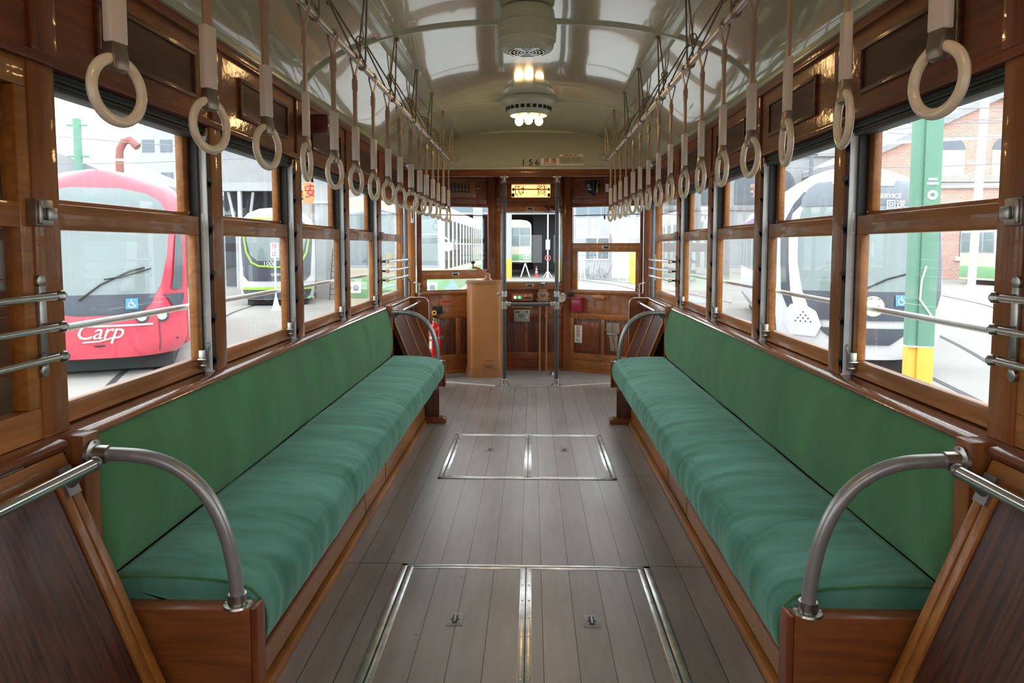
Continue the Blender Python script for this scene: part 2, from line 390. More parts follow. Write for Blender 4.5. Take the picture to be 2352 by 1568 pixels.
# ================================================================== mesh helpers
class MB:
    def __init__(self, M=None):
        self.bm = bmesh.new(); self.M = M or Matrix()
    def v(self, p): return self.bm.verts.new(self.M @ V(p))
    def face(self, vs):
        try: return self.bm.faces.new(vs)
        except ValueError: return None
    def box(self, x0, x1, y0, y1, z0, z1):
        if x0 > x1: x0, x1 = x1, x0
        if y0 > y1: y0, y1 = y1, y0
        if z0 > z1: z0, z1 = z1, z0
        c = [self.v((x, y, z)) for x in (x0, x1) for y in (y0, y1) for z in (z0, z1)]
        for f in ((0, 1, 3, 2), (4, 6, 7, 5), (0, 4, 5, 1), (2, 3, 7, 6), (0, 2, 6, 4), (1, 5, 7, 3)):
            self.face([c[i] for i in f])
        return self
    def tube(self, pts, r, seg=10, closed=False, caps=True, rad=None):
        pts = [V(p) for p in pts]; n = len(pts); rings = []
        prev = None
        for i, p in enumerate(pts):
            if closed: t = (pts[(i + 1) % n] - pts[i - 1]).normalized()
            elif i == 0: t = (pts[1] - pts[0]).normalized()
            elif i == n - 1: t = (pts[-1] - pts[-2]).normalized()
            else: t = ((pts[i + 1] - p).normalized() + (p - pts[i - 1]).normalized()).normalized()
            if prev is None:
                up = V((0, 0, 1)) if abs(t.z) < 0.9 else V((1, 0, 0))
                a = t.cross(up).normalized()
            else:
                a = (prev - t * prev.dot(t)).normalized()
            prev = a; b = t.cross(a)
            rr = rad[i] if rad else r
            rings.append([self.v(p + (a * math.cos(2 * PI * k / seg) + b * math.sin(2 * PI * k / seg)) * rr) for k in range(seg)])
        m = n if closed else n - 1
        for i in range(m):
            A, B = rings[i], rings[(i + 1) % n]
            for k in range(seg): self.face([A[k], A[(k + 1) % seg], B[(k + 1) % seg], B[k]])
        if caps and not closed:
            self.face(rings[0][::-1]); self.face(rings[-1])
        return self
    def lathe(self, prof, origin=(0, 0, 0), axis='z', seg=24, closed=False):
        o = V(origin)
        def P(r, h, a):
            c, s = math.cos(a) * r, math.sin(a) * r
            return o + (V((c, s, h)) if axis == 'z' else V((c, h, s)) if axis == 'y' else V((h, c, s)))
        rings = []
        for r, h in prof:
            if r < 1e-6: rings.append([self.v(P(0, h, 0))])
            else: rings.append([self.v(P(r, h, 2 * PI * k / seg)) for k in range(seg)])
        for i in range(len(rings) - 1):
            A, B = rings[i], rings[i + 1]
            for k in range(seg):
                k2 = (k + 1) % seg
                if len(A) == 1 and len(B) == 1: continue
                if len(A) == 1: self.face([A[0], B[k], B[k2]])
                elif len(B) == 1: self.face([A[k], A[k2], B[0]])
                else: self.face([A[k], A[k2], B[k2], B[k]])
        if closed:
            for R in (rings[0], rings[-1]):
                if len(R) > 1: self.face(R)
        return self
    def prism(self, poly, y0, y1, axis='y'):
        """extrude polygon given in the two other coordinates"""
        def P(a, b, h): return (a, h, b) if axis == 'y' else (h, a, b) if axis == 'x' else (a, b, h)
        A = [self.v(P(a, b, y0)) for a, b in poly]; B = [self.v(P(a, b, y1)) for a, b in poly]
        self.face(A); self.face(B[::-1]); n = len(poly)
        for i in range(n): self.face([A[i], B[i], B[(i + 1) % n], A[(i + 1) % n]])
        return self
    def grid(self, fn, nu, nv, flip=False):
        g = [[self.v(fn(i / nu, j / nv)) for j in range(nv + 1)] for i in range(nu + 1)]
        for i in range(nu):
            for j in range(nv):
                q = [g[i][j], g[i + 1][j], g[i + 1][j + 1], g[i][j + 1]]
                self.face(q[::-1] if flip else q)
        return g
    def torus(self, c, R, r, frame=None, seg=36, ms=12, sq=1.0):
        F = frame or Matrix(); c = V(c)
        pts = []
        rings = []
        for i in range(seg):
            a = 2 * PI * i / seg; d = V((math.cos(a), 0, math.sin(a)))
            ring = []
            for k in range(ms):
                b = 2 * PI * k / ms
                ring.append(self.v(c + (F @ (d * (R + r * math.cos(b)) + V((0, 1, 0)) * r * sq * math.sin(b)))))
            rings.append(ring)
        for i in range(seg):
            A, B = rings[i], rings[(i + 1) % seg]
            for k in range(ms): self.face([A[k], A[(k + 1) % ms], B[(k + 1) % ms], B[k]])
        return self
    def ball(self, c, r, seg=14, sc=(1, 1, 1)):
        c = V(c); n = seg // 2
        prof = [(math.sin(PI * i / n), -math.cos(PI * i / n)) for i in range(n + 1)]
        rings = []
        for pr, ph in prof:
            if pr < 1e-6: rings.append([self.v(c + V((0, 0, ph * r * sc[2])))])
            else: rings.append([self.v(c + V((pr * math.cos(2 * PI * k / seg) * r * sc[0], pr * math.sin(2 * PI * k / seg) * r * sc[1], ph * r * sc[2]))) for k in range(seg)])
        for i in range(len(rings) - 1):
            A, B = rings[i], rings[i + 1]
            for k in range(seg):
                k2 = (k + 1) % seg
                if len(A) == 1: self.face([A[0], B[k2], B[k]])
                elif len(B) == 1: self.face([A[k], A[k2], B[0]])
                else: self.face([A[k], A[k2], B[k2], B[k]])
        return self
    def build(self, name, mat, parent=None, bevel=0.0, ang=38, seg=2):
        bm = self.bm
        bmesh.ops.recalc_face_normals(bm, faces=bm.faces[:])
        if bevel > 0:
            es = [e for e in bm.edges if len(e.link_faces) == 2 and e.calc_face_angle(0) > math.radians(50)]
            bmesh.ops.bevel(bm, geom=es, offset=bevel, segments=seg, profile=0.5, affect='EDGES', clamp_overlap=True)
        if bevel > 0 and seg == 2: ang = min(ang, 25)
        for f in bm.faces: f.smooth = True
        for e in bm.edges:
            if len(e.link_faces) == 2 and e.calc_face_angle(0) > math.radians(ang): e.smooth = False
        me = bpy.data.meshes.new(name); bm.to_mesh(me); bm.free()
        me.materials.append(MATS[mat])
        o = bpy.data.objects.new(name, me); COL.objects.link(o)
        if parent is not None:
            o.parent = parent
            off = V((0, 0, 0)); p = parent
            while p is not None: off += p.location; p = p.parent
            if not parent.get('_local'): o.location = -off
        return o

def thing(name, label, cat, loc=(0, 0, 0), group=None, local=False):
    o = bpy.data.objects.new(name, None); COL.objects.link(o)
    o.empty_display_size = 0.05; o.location = loc
    o['label'] = label; o['category'] = cat
    if group: o['group'] = group
    if local: o['_local'] = 1
    return o
def tag(o, label, cat, group=None):
    o['label'] = label; o['category'] = cat
    if group: o['group'] = group
    return o
def struct(o):
    o['kind'] = 'structure'; return o
def sempty(name):
    o = bpy.data.objects.new(name, None); COL.objects.link(o); o['kind'] = 'structure'; return o

def frame(a, b, z=0.0):
    """local x along a->b, local y towards the saloon (inward), z up"""
    d = V((b[0] - a[0], b[1] - a[1], 0)); L = d.length; d /= L
    n = V((d.y, -d.x, 0))
    M = Matrix(((d.x, n.x, 0, a[0]), (d.y, n.y, 0, a[1]), (0, 0, 1, z), (0, 0, 0, 1)))
    return M, L

def text(name, s, size, mat, M, parent=None, ext=0.0006, shear=0.0, align='CENTER', spacing=1.0, xscale=1.0):
    """M maps text plane (x right, y up, z out)"""
    cu = bpy.data.curves.new(name, 'FONT'); cu.body = s; cu.size = size; cu.extrude = ext; cu.shear = shear
    cu.align_x = align; cu.align_y = 'CENTER'; cu.space_character = spacing; cu.resolution_u = 3; cu.space_line = 0.95
    t = bpy.data.objects.new(name + '_curve', cu); COL.objects.link(t)
    bpy.context.view_layer.update()
    dg = bpy.context.evaluated_depsgraph_get()
    me = bpy.data.meshes.new_from_object(t.evaluated_get(dg))
    bpy.data.objects.remove(t)
    me.transform(M @ Matrix.Diagonal((xscale, 1, 1, 1)))
    me.name = name; me.materials.clear(); me.materials.append(MATS[mat])
    o = bpy.data.objects.new(name, me); COL.objects.link(o)
    if parent is not None:
        o.parent = parent; off = V((0, 0, 0)); p = parent
        while p is not None: off += p.location; p = p.parent
        o.location = -off
    return o
def txtM(pos, right, up):
    r = V(right).normalized(); u = V(up).normalized(); n = r.cross(u)
    return Matrix(((r.x, u.x, n.x, pos[0]), (r.y, u.y, n.y, pos[1]), (r.z, u.z, n.z, pos[2]), (0, 0, 0, 1)))

# ================================================================== the car body
PE = [1.755, 2.70, 3.640, 4.590, 5.545, 6.54]        # far edges of the window posts
def ceil_z(x):
    a = min(1.0, abs(x) / 1.145)
    return 2.062 + 0.352 * (1 - a ** 2.5) ** 0.6

# floor
mb = MB(); mb.box(-1.15, 1.15, -0.6, 7.6, -0.06, 0.0)
struct(mb.build('floor', 'floor_boards'))
# raised-looking smooth platform ahead of the threshold (same level, different covering)
mb = MB(); mb.prism([(-1.12, 6.86), (-0.31, 6.555), (0.32, 6.55), (1.12, 6.86), (1.12, 7.02), (0.395, 7.42), (-0.385, 7.42), (-1.12, 7.02)], 0.0, 0.003, axis='z')
struct(mb.build('floor_platform', 'platform_floor'))
def strip(name, a, b, w, mat, h=0.006):
    F, L = frame(a, b); m = MB(F); m.box(0, L, -w / 2, w / 2, 0, h); return m.build(name, mat, bevel=0.0015)
struct(strip('trim_1', (-1.10, 6.845), (-0.31, 6.545), 0.034, 'highlight_trim'))
struct(strip('trim_2', (-0.31, 6.545), (0.32, 6.54), 0.03, 'zinc'))
struct(strip('trim_3', (0.32, 6.54), (1.10, 6.845), 0.018, 'highlight_trim'))

# ceiling
mb = MB()
ys = [-0.55 + 7.53 * j / 24 for j in range(25)]
def cf(u, v):
    x = math.sin((u - 0.5) * PI) * 1.145 if True else 0
    return (x, -0.55 + 7.54 * v, ceil_z(x))
mb.grid(cf, 48, 16)
def cf2(u, v):
    x = math.sin((u - 0.5) * PI) * 1.145
    return (x, -0.55 + 7.54 * v, ceil_z(x) + 0.03)
mb.grid(cf2, 48, 4, flip=True)
struct(mb.build('ceiling', 'cream_ceiling', ang=60))
# cove end wall between ceiling and front header
mb = MB()
def cove(u, v):
    x = math.sin((u - 0.5) * PI) * 1.13
    zt = ceil_z(x); z = 2.03 + (zt - 2.03) * v
    t = (z - 2.03) / 0.384
    return (x, 6.66 + 0.33 * (t ** 1.6), z)
mb.grid(cove, 40, 8)
struct(mb.build('wall_front_cove', 'cream_ceiling', ang=60))
# ribs
def rib(n, y, w=0.03, h=0.014):
    m = MB(); pr = []
    N = 48
    ring = []
    for i in range(N + 1):
        x = math.sin((i / N - 0.5) * PI) * 1.14
        z = ceil_z(x); dz = (ceil_z(x + 1e-3) - ceil_z(x - 1e-3)) / 2e-3 if abs(x) < 1.138 else -6 * (1 if x > 0 else -1)
        nrm = V((-dz, 0, 1)).normalized() * -1
        a = V((x, 0, z)); b = a + nrm * h
        ring.append([m.v((a.x, y - w / 2, a.z)), m.v((b.x, y - w / 2 + .006, b.z)), m.v((b.x, y + w / 2 - .006, b.z)), m.v((a.x, y + w / 2, a.z))])
    for i in range(N):
        for k in range(3): m.face([ring[i][k], ring[i][k + 1], ring[i + 1][k + 1], ring[i + 1][k]])
    return struct(m.build('trim_%d' % n, 'cream_trim', ang=50))
for n, y in ((4, -0.2), (5, 1.72), (6, 3.62), (7, 5.51), (8, 6.97)):
    rib(n, y)
# longitudinal ceiling battens that carry the brackets, cornice
for n, s in ((9, -1), (10, 1)):
    m = MB()
    za, zb = ceil_z(0.66), ceil_z(0.745)
    m.prism([(s * 0.66, za + 0.004), (s * 0.66, za - 0.009), (s * 0.745, zb - 0.009), (s * 0.745, zb + 0.004)], -0.5, 6.93)
    struct(m.build('trim_%d' % n, 'cream_trim', bevel=0.002))
for n, s in ((11, -1), (12, 1)):
    m = MB(); m.prism([(s * 1.118, 2.062), (s * 1.118, 2.088), (s * 1.128, 2.098), (s * 1.16, 2.098), (s * 1.16, 2.062)], -0.5, 6.66)
    struct(m.build('trim_%d' % n, 'cream_trim', bevel=0.002))

# side walls --------------------------------------------------------
def sidewall(s):
    nm = 'wall_left' if s < 0 else 'wall_right'
    m = MB()
    m.box(s * 1.15, s * 1.27, -0.55, 7.0, 1.737, 2.064)          # letter board above the windows
    m.box(s * 1.115, s * 1.27, -0.55, 6.6, -0.05, 0.80)          # below the sill
    w = struct(m.build(nm, 'wood_letter_y'))
    m = MB()
    m.box(s * 1.132, s * 1.152, -0.55, 6.66, 2.028, 2.064)
    m.box(s * 1.140, s * 1.152, -0.55, 6.66, 1.737, 1.762)
    m.build('moulding', 'wood_letter_y', w, bevel=0.003)
    # pilasters and framed inset panels between the posts
    for k in range(6):
        yb = PE[k] - 0.045
        m = MB(); m.box(s * 1.140, s * 1.152, yb - 0.045, yb + 0.045, 1.762, 2.028)
        m.build('pilaster', 'wood_letter_z', w, bevel=0.002)
    bays = [(0.75, PE[0] - .14)] + [(PE[k], PE[k + 1] - .095) for k in range(5)]
    for y0, y1 in bays:
        a, b = y0 + 0.17, y1 - 0.11
        z0, z1 = 1.815, 1.975
        m = MB(); t = 0.016
        m.box(s * 1.138, s * 1.152, a, b, z0, z0 + t); m.box(s * 1.138, s * 1.152, a, b, z1 - t, z1)
        m.box(s * 1.138, s * 1.152, a, a + t, z0 + t, z1 - t); m.box(s * 1.138, s * 1.152, b - t, b, z0 + t, z1 - t)
        m.build('panel_frame', 'wood_dark_y', w, bevel=0.003)
        m = MB(); m.box(s * 1.147, s * 1.152, a + t, b - t, z0 + t, z1 - t)
        m.build('inset_panel', 'panel_inset', w)
    return w
WL = sidewall(-1); WR = sidewall(1)
# window sills
for n, s in ((13, -1), (14, 1)):
    m = MB()
    m.prism([(s * 1.10, .815), (s * 1.097, .822), (s * 1.103, .830), (s * 1.15, .834), (s * 1.20, .842), (s * 1.27, .842), (s * 1.27, .79), (s * 1.115, .79), (s * 1.115, .815)], -0.55, 6.58)
    struct(m.build('trim_%d' % n, 'wood_sill', ang=50))
# window posts, one trim each
tn = 15
for s in (-1, 1):
    for k in range(6):
        w = 0.095 if k < 5 else 0.05
        m = MB(); m.box(s * 1.15, s * 1.212, PE[k] - w, PE[k], 0.834, 1.738)
        struct(m.build('trim_%d' % tn, 'wood_honey_z', bevel=0.004)); tn += 1
    m = MB(); m.box(s * 1.15, s * 1.235, 0.60, 0.70, 0.834, 1.738)
    struct(m.build('trim_%d' % tn, 'wood_red_z', bevel=0.004)); tn += 1

# windows -----------------------------------------------------------
def sash(parent, name, s, y0, y1, z0, z1, d0, d1, st, top, bot, mat_h, mat_v):
    m = MB()
    X0, X1 = s * (1.15 + d0), s * (1.15 + d1)
    m.box(X0, X1, y0, y1, z0, z0 + bot); m.box(X0, X1, y0, y1, z1 - top, z1)
    m.box(X0, X1, y0, y0 + st, z0 + bot, z1 - top); m.box(X0, X1, y1 - st, y1, z0 + bot, z1 - top)
    f = m.build(name, mat_h, parent, bevel=0.003)
    xm = s * (1.15 + (d0 + d1) / 2 + .003)
    m = MB(); m.box(xm - .0015, xm + .0015, y0 + st - .004, y1 - st + .004, z0 + bot - .004, z1 - top + .004)
    m.build('pane', 'window_glass', f)
    return f
wcount = 0
def window(s, y0, y1):
    global wcount; wcount += 1
    w = sempty('window_%d' % wcount)
    ys = y1 - 0.050
    sash(w, 'lower_sash', s, y0, ys, 0.842, 1.408, 0.028, 0.058, 0.034, 0.066, 0.055, 'wood_orange_y', 'wood_orange_z')
    sash(w, 'upper_sash', s, y0, ys + .005, 1.385, 1.735, 0.062, 0.09, 0.040, 0.03, 0.038, 'wood_orange_y', 'wood_orange_z')
    X = lambda d: s * (1.15 + d)
    m = MB()
    m.box(X(.0625), X(.078), y1 - .012, y1 + .093, .842, 1.76)
    m.box(X(.095), X(.13), y0, y1 + .09, .835, .850)
    m.build('outer_frame', 'frame_cream', w, bevel=0.002)
    m = MB(); m.tube([(X(.10), y0 - .05, 1.078), (X(.10), y1 + .065, 1.078)], 0.0105, 10); m.build('guard_pipe', 'aluminium', w)
    m = MB(); m.box(X(.03), X(.062), ys + .002, y1 - .030, .842, 1.74); m.build('channel', 'black', w)
    m = MB(); m.box(X(.006), X(.046), y1 - .028, y1 - .002, .836, 1.70)
    m.box(X(.018), X(.030), y1 - .034, y1 - .028, .86, 1.42)
    for z in (.90, 1.05, 1.2, 1.35): m.lathe([(0, -.004), (.005, -.003), (.006, 0)], (X(.024), y1 - .034, z), 'y', 10)
    tr = m.build('track', 'track_alloy', w, bevel=0.0015)
    m = MB()
    for z in (.875, 1.03, 1.19, 1.36, 1.53, 1.65):
        xa = s * 1.156; xb = s * 1.141
        m.prism([(xa, z), (xb, z + .004), (xb + s * .002, z + .016), (xb + s * .001, z + .020), (xa - s * .001, z + .012), (xa, z - .03)], y1 - .022, y1 - .006)
    m.box(s * 1.153, s * 1.156, y1 - .022, y1 - .006, .84, 1.69)
    m.build('ratchet', 'black', w)
    m = MB()
    m.box(X(.010), X(.028), ys - .035, ys + .012, .853, .925)
    m.tube([(X(.03), ys - .045, .870), (X(-.004), ys - .045, .870)], .005, 8); m.tube([(X(.03), ys - .045, .892), (X(-.004), ys - .045, .892)], .005, 8)
    m.tube([(X(.012), ys - .01, .90), (X(-.003), ys - .01, .94), (X(.004), ys - .01, .952)], .004, 8)
    m.build('sash_latch', 'worn_steel', w, bevel=0.002)
    m = MB()
    for i in range(4):
        m.box(X(.018 + .004 * (i % 2)), X(.075), y0 + .005, y1 - .02, 1.690 + i * .012, 1.690 + i * .012 + .0105)
    sh = m.build('roller_blind', 'shade_green', w, bevel=0.002)
    m = MB(); m.box(X(.006), X(.05), y1 - .02, y1 - .004, 1.69, 1.732); m.tube([(X(.01), y1 - .022, 1.71), (X(.01), y1 - .03, 1.71)], .007, 8)
    m.build('blind_bracket', 'worn_steel', w, bevel=0.002)
def barred(s, y0, y1, near):
    global wcount; wcount += 1
    w = sempty('window_%d' % wcount)
    X = lambda d: s * (1.15 + d)
    # frame of the fixed window: stiles, bottom, middle and top rail
    m = MB()
    m.box(X(.004), X(.045), y0, y1, .836, .912); m.box(X(.004), X(.045), y0, y1, 1.672, 1.737)
    for a, b in ((y0, y0 + .042), (y1 - .042, y1)): m.box(X(.004), X(.045), a, b, .912, 1.672)
    m.box(X(.004), X(.04), y0 + .042, y1 - .042, 1.345, 1.405)
    if not near: m.box(X(.03), X(.045), y0 + .045, y1 - .055, 1.585, 1.592)
    f = m.build('sash_frame', 'wood_orange_y', w, bevel=0.003)
    m = MB(); m.box(X(.026), X(.029), y0 + .04, y1 - .05, .906, 1.35); m.build('pane', 'window_glass', f)
    m = MB(); m.box(X(.026), X(.029), y0 + .04, y1 - .05, 1.40, 1.678); m.build('pane', 'window_glass', f)
    e0, e1 = (y0 + .03, y1 + .008) if near else (y0 - .004, y1 - .02)
    for z in (1.182, 1.108, 1.036):
        m = MB(); m.tube([(X(-.048), e0 - .012, z), (X(-.048), e1 + .012, z)], .0085, 12); g = m.build('guard_bar', 'chrome', w)
    for yy in (e0, e1):
        m = MB()
        m.box(X(-.006), X(.005), yy - .012, yy + .012, 1.012, 1.206)
        m.lathe([(0, 0), (.015, 0), (.015, .01), (0, .01)], (min(X(-.006), X(.005)), yy, 1.218), 'x', 14)
        m.lathe([(0, 0), (.015, 0), (.015, .01), (0, .01)], (min(X(-.006), X(.005)), yy, 1.000), 'x', 14)
        for z in (1.182, 1.108, 1.036):
            m.tube([(X(.0), yy, z), (X(-.03), yy, z), (X(-.05), yy, z)], .009, 10, rad=[.008, .009, .014]); m.ball((X(-.05), yy, z), .0145, 10)
        m.build('bar_bracket', 'worn_steel', w, bevel=0.001)
    m = MB()
    ly = y1 + .008 if near else y0 - .01
    m.box(X(-.022), X(.004), ly - .030, ly + .030, 1.348, 1.412); m.box(X(-.034), X(-.02), ly - .005, ly + .028, 1.362, 1.392)
    m.box(X(-.028), X(-.02), ly - .028, ly - .014, 1.352, 1.408)
    m.build('window_lock', 'worn_steel', w, bevel=0.003)
    if near:
        m = MB(); m.box(X(.09), X(.105), y0 - .3, y1 + .085, .84, 1.74); m.build('pocket_door', 'door_pocket', w)
for s in (-1, 1):
    barred(s, 0.70, PE[0] - .095, True)
    for k in range(4):
        window(s, PE[k], PE[k + 1] - .095)
    barred(s, PE[4], PE[5] - .05, False)

# rear end of the car behind the camera
m = MB()
m.box(-1.15, 1.15, -0.62, -0.56, 0, 0.95); m.box(-1.15, 1.15, -0.62, -0.56, 1.55, 2.45)
for x0, x1 in ((-1.15, -.80), (-.50, -.25), (.25, .50), (.80, 1.15)): m.box(x0, x1, -0.62, -0.56, 0.95, 1.55)
struct(m.build('wall_rear', 'wood_red_x'))

# ================================================================== front bulkhead
A, B, C_, D = (-1.13, 7.02), (-0.385, 7.40), (0.395, 7.40), (1.14, 7.02)
FL, LL = frame(A, B); FC, LC = frame(B, C_); FR, LR = frame(C_, D)
wf = sempty('wall_front')
def part(F, name, mat, boxes, parent, bevel=0.002):
    m = MB(F)
    for b in boxes: m.box(*b)
    return m.build(name, mat, parent, bevel=bevel)
# header beam of the saloon opening
m = MB(); m.box(-1.15, 1.15, 6.645, 6.70, 1.945, 2.012); m.box(-1.15, 1.15, 6.630, 6.70, 1.945, 1.958)
m.build('header_beam', 'wood_red_x', wf, bevel=0.004)
m = MB(); m.box(-1.15, 1.15, 6.638, 6.68, 2.012, 2.034); m.build('header_moulding', 'cream_trim', wf, bevel=0.003)
m = MB(); m.prism([(-1.15, 6.68), (1.15, 6.68), (1.15, 7.0), (0.40, 7.45), (-0.39, 7.45), (-1.15, 7.0)], 2.012, 2.024, axis='z'); m.build('soffit', 'wood_dark_x', wf)
# corner posts
def cpost(p, z0, z1, w, mat):
    m = MB(Matrix.Translation((p[0], p[1], 0))); m.box(-w / 2, w / 2, -w / 2, w / 2, z0, z1); return m.build('corner_post', mat, wf, bevel=0.006)
cpost((-0.385, 7.405), 0, 2.012, .075, 'wood_red_z'); cpost((0.395, 7.405), 0, 2.012, .075, 'wood_red_z')
cpost((-1.17, 7.03), 0, 2.012, .085, 'wood_orange_z'); cpost((1.175, 7.03), 0, 2.012, .085, 'wood_red_z')  # left post takes lighter orange wood to paint in its sunlit look
T = -0.035
# left facet
part(FL, 'upper_board', 'wood_red_x', [(0, LL, T, 0, 1.715, 2.012), (0, LL, 0, .010, 1.70, 1.728), (0.10, LL - .08, 0, .006, 1.775, 1.79), (0.10, LL - .08, 0, .006, 1.975, 1.99)], wf)
part(FL, 'dado', 'wood_honey_x', [(0, LL, T, 0, 0, .835), (0, LL, 0, .018, .815, .842), (0, LL, 0, .006, .575, .615), (0, LL, 0, .006, .13, .195), (0, LL, 0, .012, 0, .035), (0, .02, 0, .006, .195, .575), (.225, .258, 0, .006, .195, .575), (.43, .482, 0, .006, .195, .575), (.70, .74, 0, .006, .195, .575)], wf)
part(FL, 'dado_panel', 'oak_panel', [(.262, .426, 0, .003, .2, .57)], wf); part(FL, 'dado_panel', 'oak_panel', [(.486, .696, 0, .003, .2, .57)], wf)
part(FL, 'dado_panel', 'oak_panel', [(.024, .221, 0, .003, .2, .57)], wf)
# right facet
part(FR, 'upper_board', 'wood_red_x', [(0, LR, T, 0, 1.715, 2.012), (0, LR, 0, .010, 1.70, 1.728), (0.06, LR - .06, 0, .006, 1.775, 1.79), (0.06, LR - .06, 0, .006, 1.975, 1.99)], wf)
part(FR, 'dado', 'wood_honey_x', [(0, LR, T, 0, 0, .835), (0, LR, 0, .018, .815, .845)], wf)
part(FR, 'dado_frame', 'wood_orange_x', [(.03, LR, 0, .007, .56, .612), (.03, LR, 0, .007, .13, .198), (.03, LR, 0, .005, .03, .125), (.03, LR, 0, .014, 0, .03), (.03, .082, 0, .007, .198, .56), (.388, .424, 0, .007, .198, .56), (.70, LR, 0, .007, .198, .56)], wf)
part(FR, 'dado_panel', 'oak_panel', [(.082, .388, 0, .002, .198, .56)], wf); part(FR, 'dado_panel', 'oak_panel', [(.424, .70, 0, .002, .198, .56)], wf)
part(FR, 'raised_panel', 'wood_red_z', [(.11, .36, 0, .006, .225, .53)], wf, .004); part(FR, 'raised_panel', 'wood_red_z', [(.452, .672, 0, .006, .225, .53)], wf, .004)
# centre facet
part(FC, 'upper_board', 'wood_red_x', [(0, LC, T, 0, 1.71, 2.012)], wf)
part(FC, 'dado', 'wood_red_x', [(0, LC, T, 0, 0, .86), (0, LC, 0, .02, .848, .866), (0, LC, 0, .006, .56, .60), (0, LC, 0, .006, .13, .195), (0, LC, 0, .012, 0, .03), (0, .06, 0, .006, .195, .56), (.335, .375, 0, .006, .195, .56), (.66, .72, 0, .006, .195, .56)], wf)
part(FC, 'dado_panel', 'oak_panel', [(.06, .335, 0, .003, .195, .56)], wf); part(FC, 'dado_panel', 'oak_panel', [(.375, .66, 0, .003, .195, .56)], wf)
# windows of the bulkhead
def fwin(F, u0, u1, L, lower, latch_u, latch_z, mat='wood_orange_x'):
    global wcount; wcount += 1
    w = sempty('window_%d' % wcount)
    z0, z1, zr0, zr1, gz0, gz1 = lower       # opening bottom/top, lower-sash top rail, lower glass bottom/top
    part(F, 'jamb', 'wood_red_z', [(.03, u0, T, .004, z0, z1), (u1, L - .03, T, .004, z0, z1)], w)
    part(F, 'lower_sash', mat, [(u0, u1, -.03, -.004, zr0, zr1), (u0, u1, -.03, -.004, z0, gz0), (u0, u0 + .055, -.03, -.004, gz0, zr0), (u1 - .045, u1, -.03, -.004, gz0, zr0)], w)
    part(F, 'weather_bar', 'wood_dark_x', [(u0, u1, -.05, -.042, z1 - .085, z1 - .076)], w, 0.001)
    part(F, 'upper_glass', 'window_glass', [(u0, u1, -.046, -.043, zr1 - .01, z1)], w, 0)
    part(F, 'lower_glass', 'window_glass', [(u0 + .05, u1 - .04, -.019, -.016, gz0 - .004, zr0 + .004)], w, 0)
    l = part(F, 'sash_pull', 'zinc', [(latch_u - .04, latch_u + .04, -.004, .001, latch_z - .018, latch_z + .018)], w)
    part(F, 'recess', 'black', [(latch_u - .028, latch_u + .028, .0, .0016, latch_z - .010, latch_z + .010)], l, 0)
fwin(FL, .072, .802, LL, (.842, 1.70, .97, 1.062, .862, .97), .43, 1.017)
fwin(FR, .058, .785, LR, (.845, 1.70, 1.247, 1.335, .858, 1.247), .43, 1.291)
wcount += 1
wc = sempty('window_%d' % wcount)
part(FC, 'sash_frame', 'wood_orange_x', [(.03, LC - .03, -.03, .0, 1.66, 1.715), (.03, LC - .03, -.03, .0, .866, .925), (.03, .115, -.03, 0, .925, 1.66), (.715, LC - .03, -.03, 0, .925, 1.66)], wc)
part(FC, 'metal_surround', 'zinc', [(.09, .12, 0, .008, .925, 1.66), (.705, .735, 0, .008, .925, 1.66), (.09, .735, 0, .008, 1.645, 1.665), (.09, .735, 0, .008, .922, .940)], wc)
part(FC, 'pane', 'window_glass', [(.11, .72, -.018, -.015, .92, 1.665)], wc, 0)
for zz in (1.69, .895):
    l = part(FC, 'sash_pull', 'zinc', [(.355, .435, 0, .004, zz - .017, zz + .017)], wc)
    part(FC, 'recess', 'black', [(.367, .423, .003, .0046, zz - .010, zz + .010)], l, 0)

def fp(F, u, n, z): return tuple(F @ V((u, n, z)))

# door partitions at the far end of the saloon
for s, side in ((-1, 'left'), (1, 'right')):
    t = thing('door_partition', 'round-cornered brown wooden screen beside the front %s doorway' % side, 'partition', (s * 1.03, 6.58, 0))
    poly = [(s * 1.113, 0), (s * 1.113, .828)]
    for i in range(7):
        a = PI / 2 * i / 6; poly.append((s * (.985 - .055 * math.sin(a)), .828 - .055 + .055 * math.cos(a)))
    poly.append((s * .93, 0))
    m = MB(); m.prism(poly, 6.565, 6.595); m.build('board', 'wood_red_z', t)
    m = MB(); m.tube([(x, 6.563, z) for x, z in poly[1:]], .0045, 8); m.build('edge_strip', 'aluminium_trim', t)

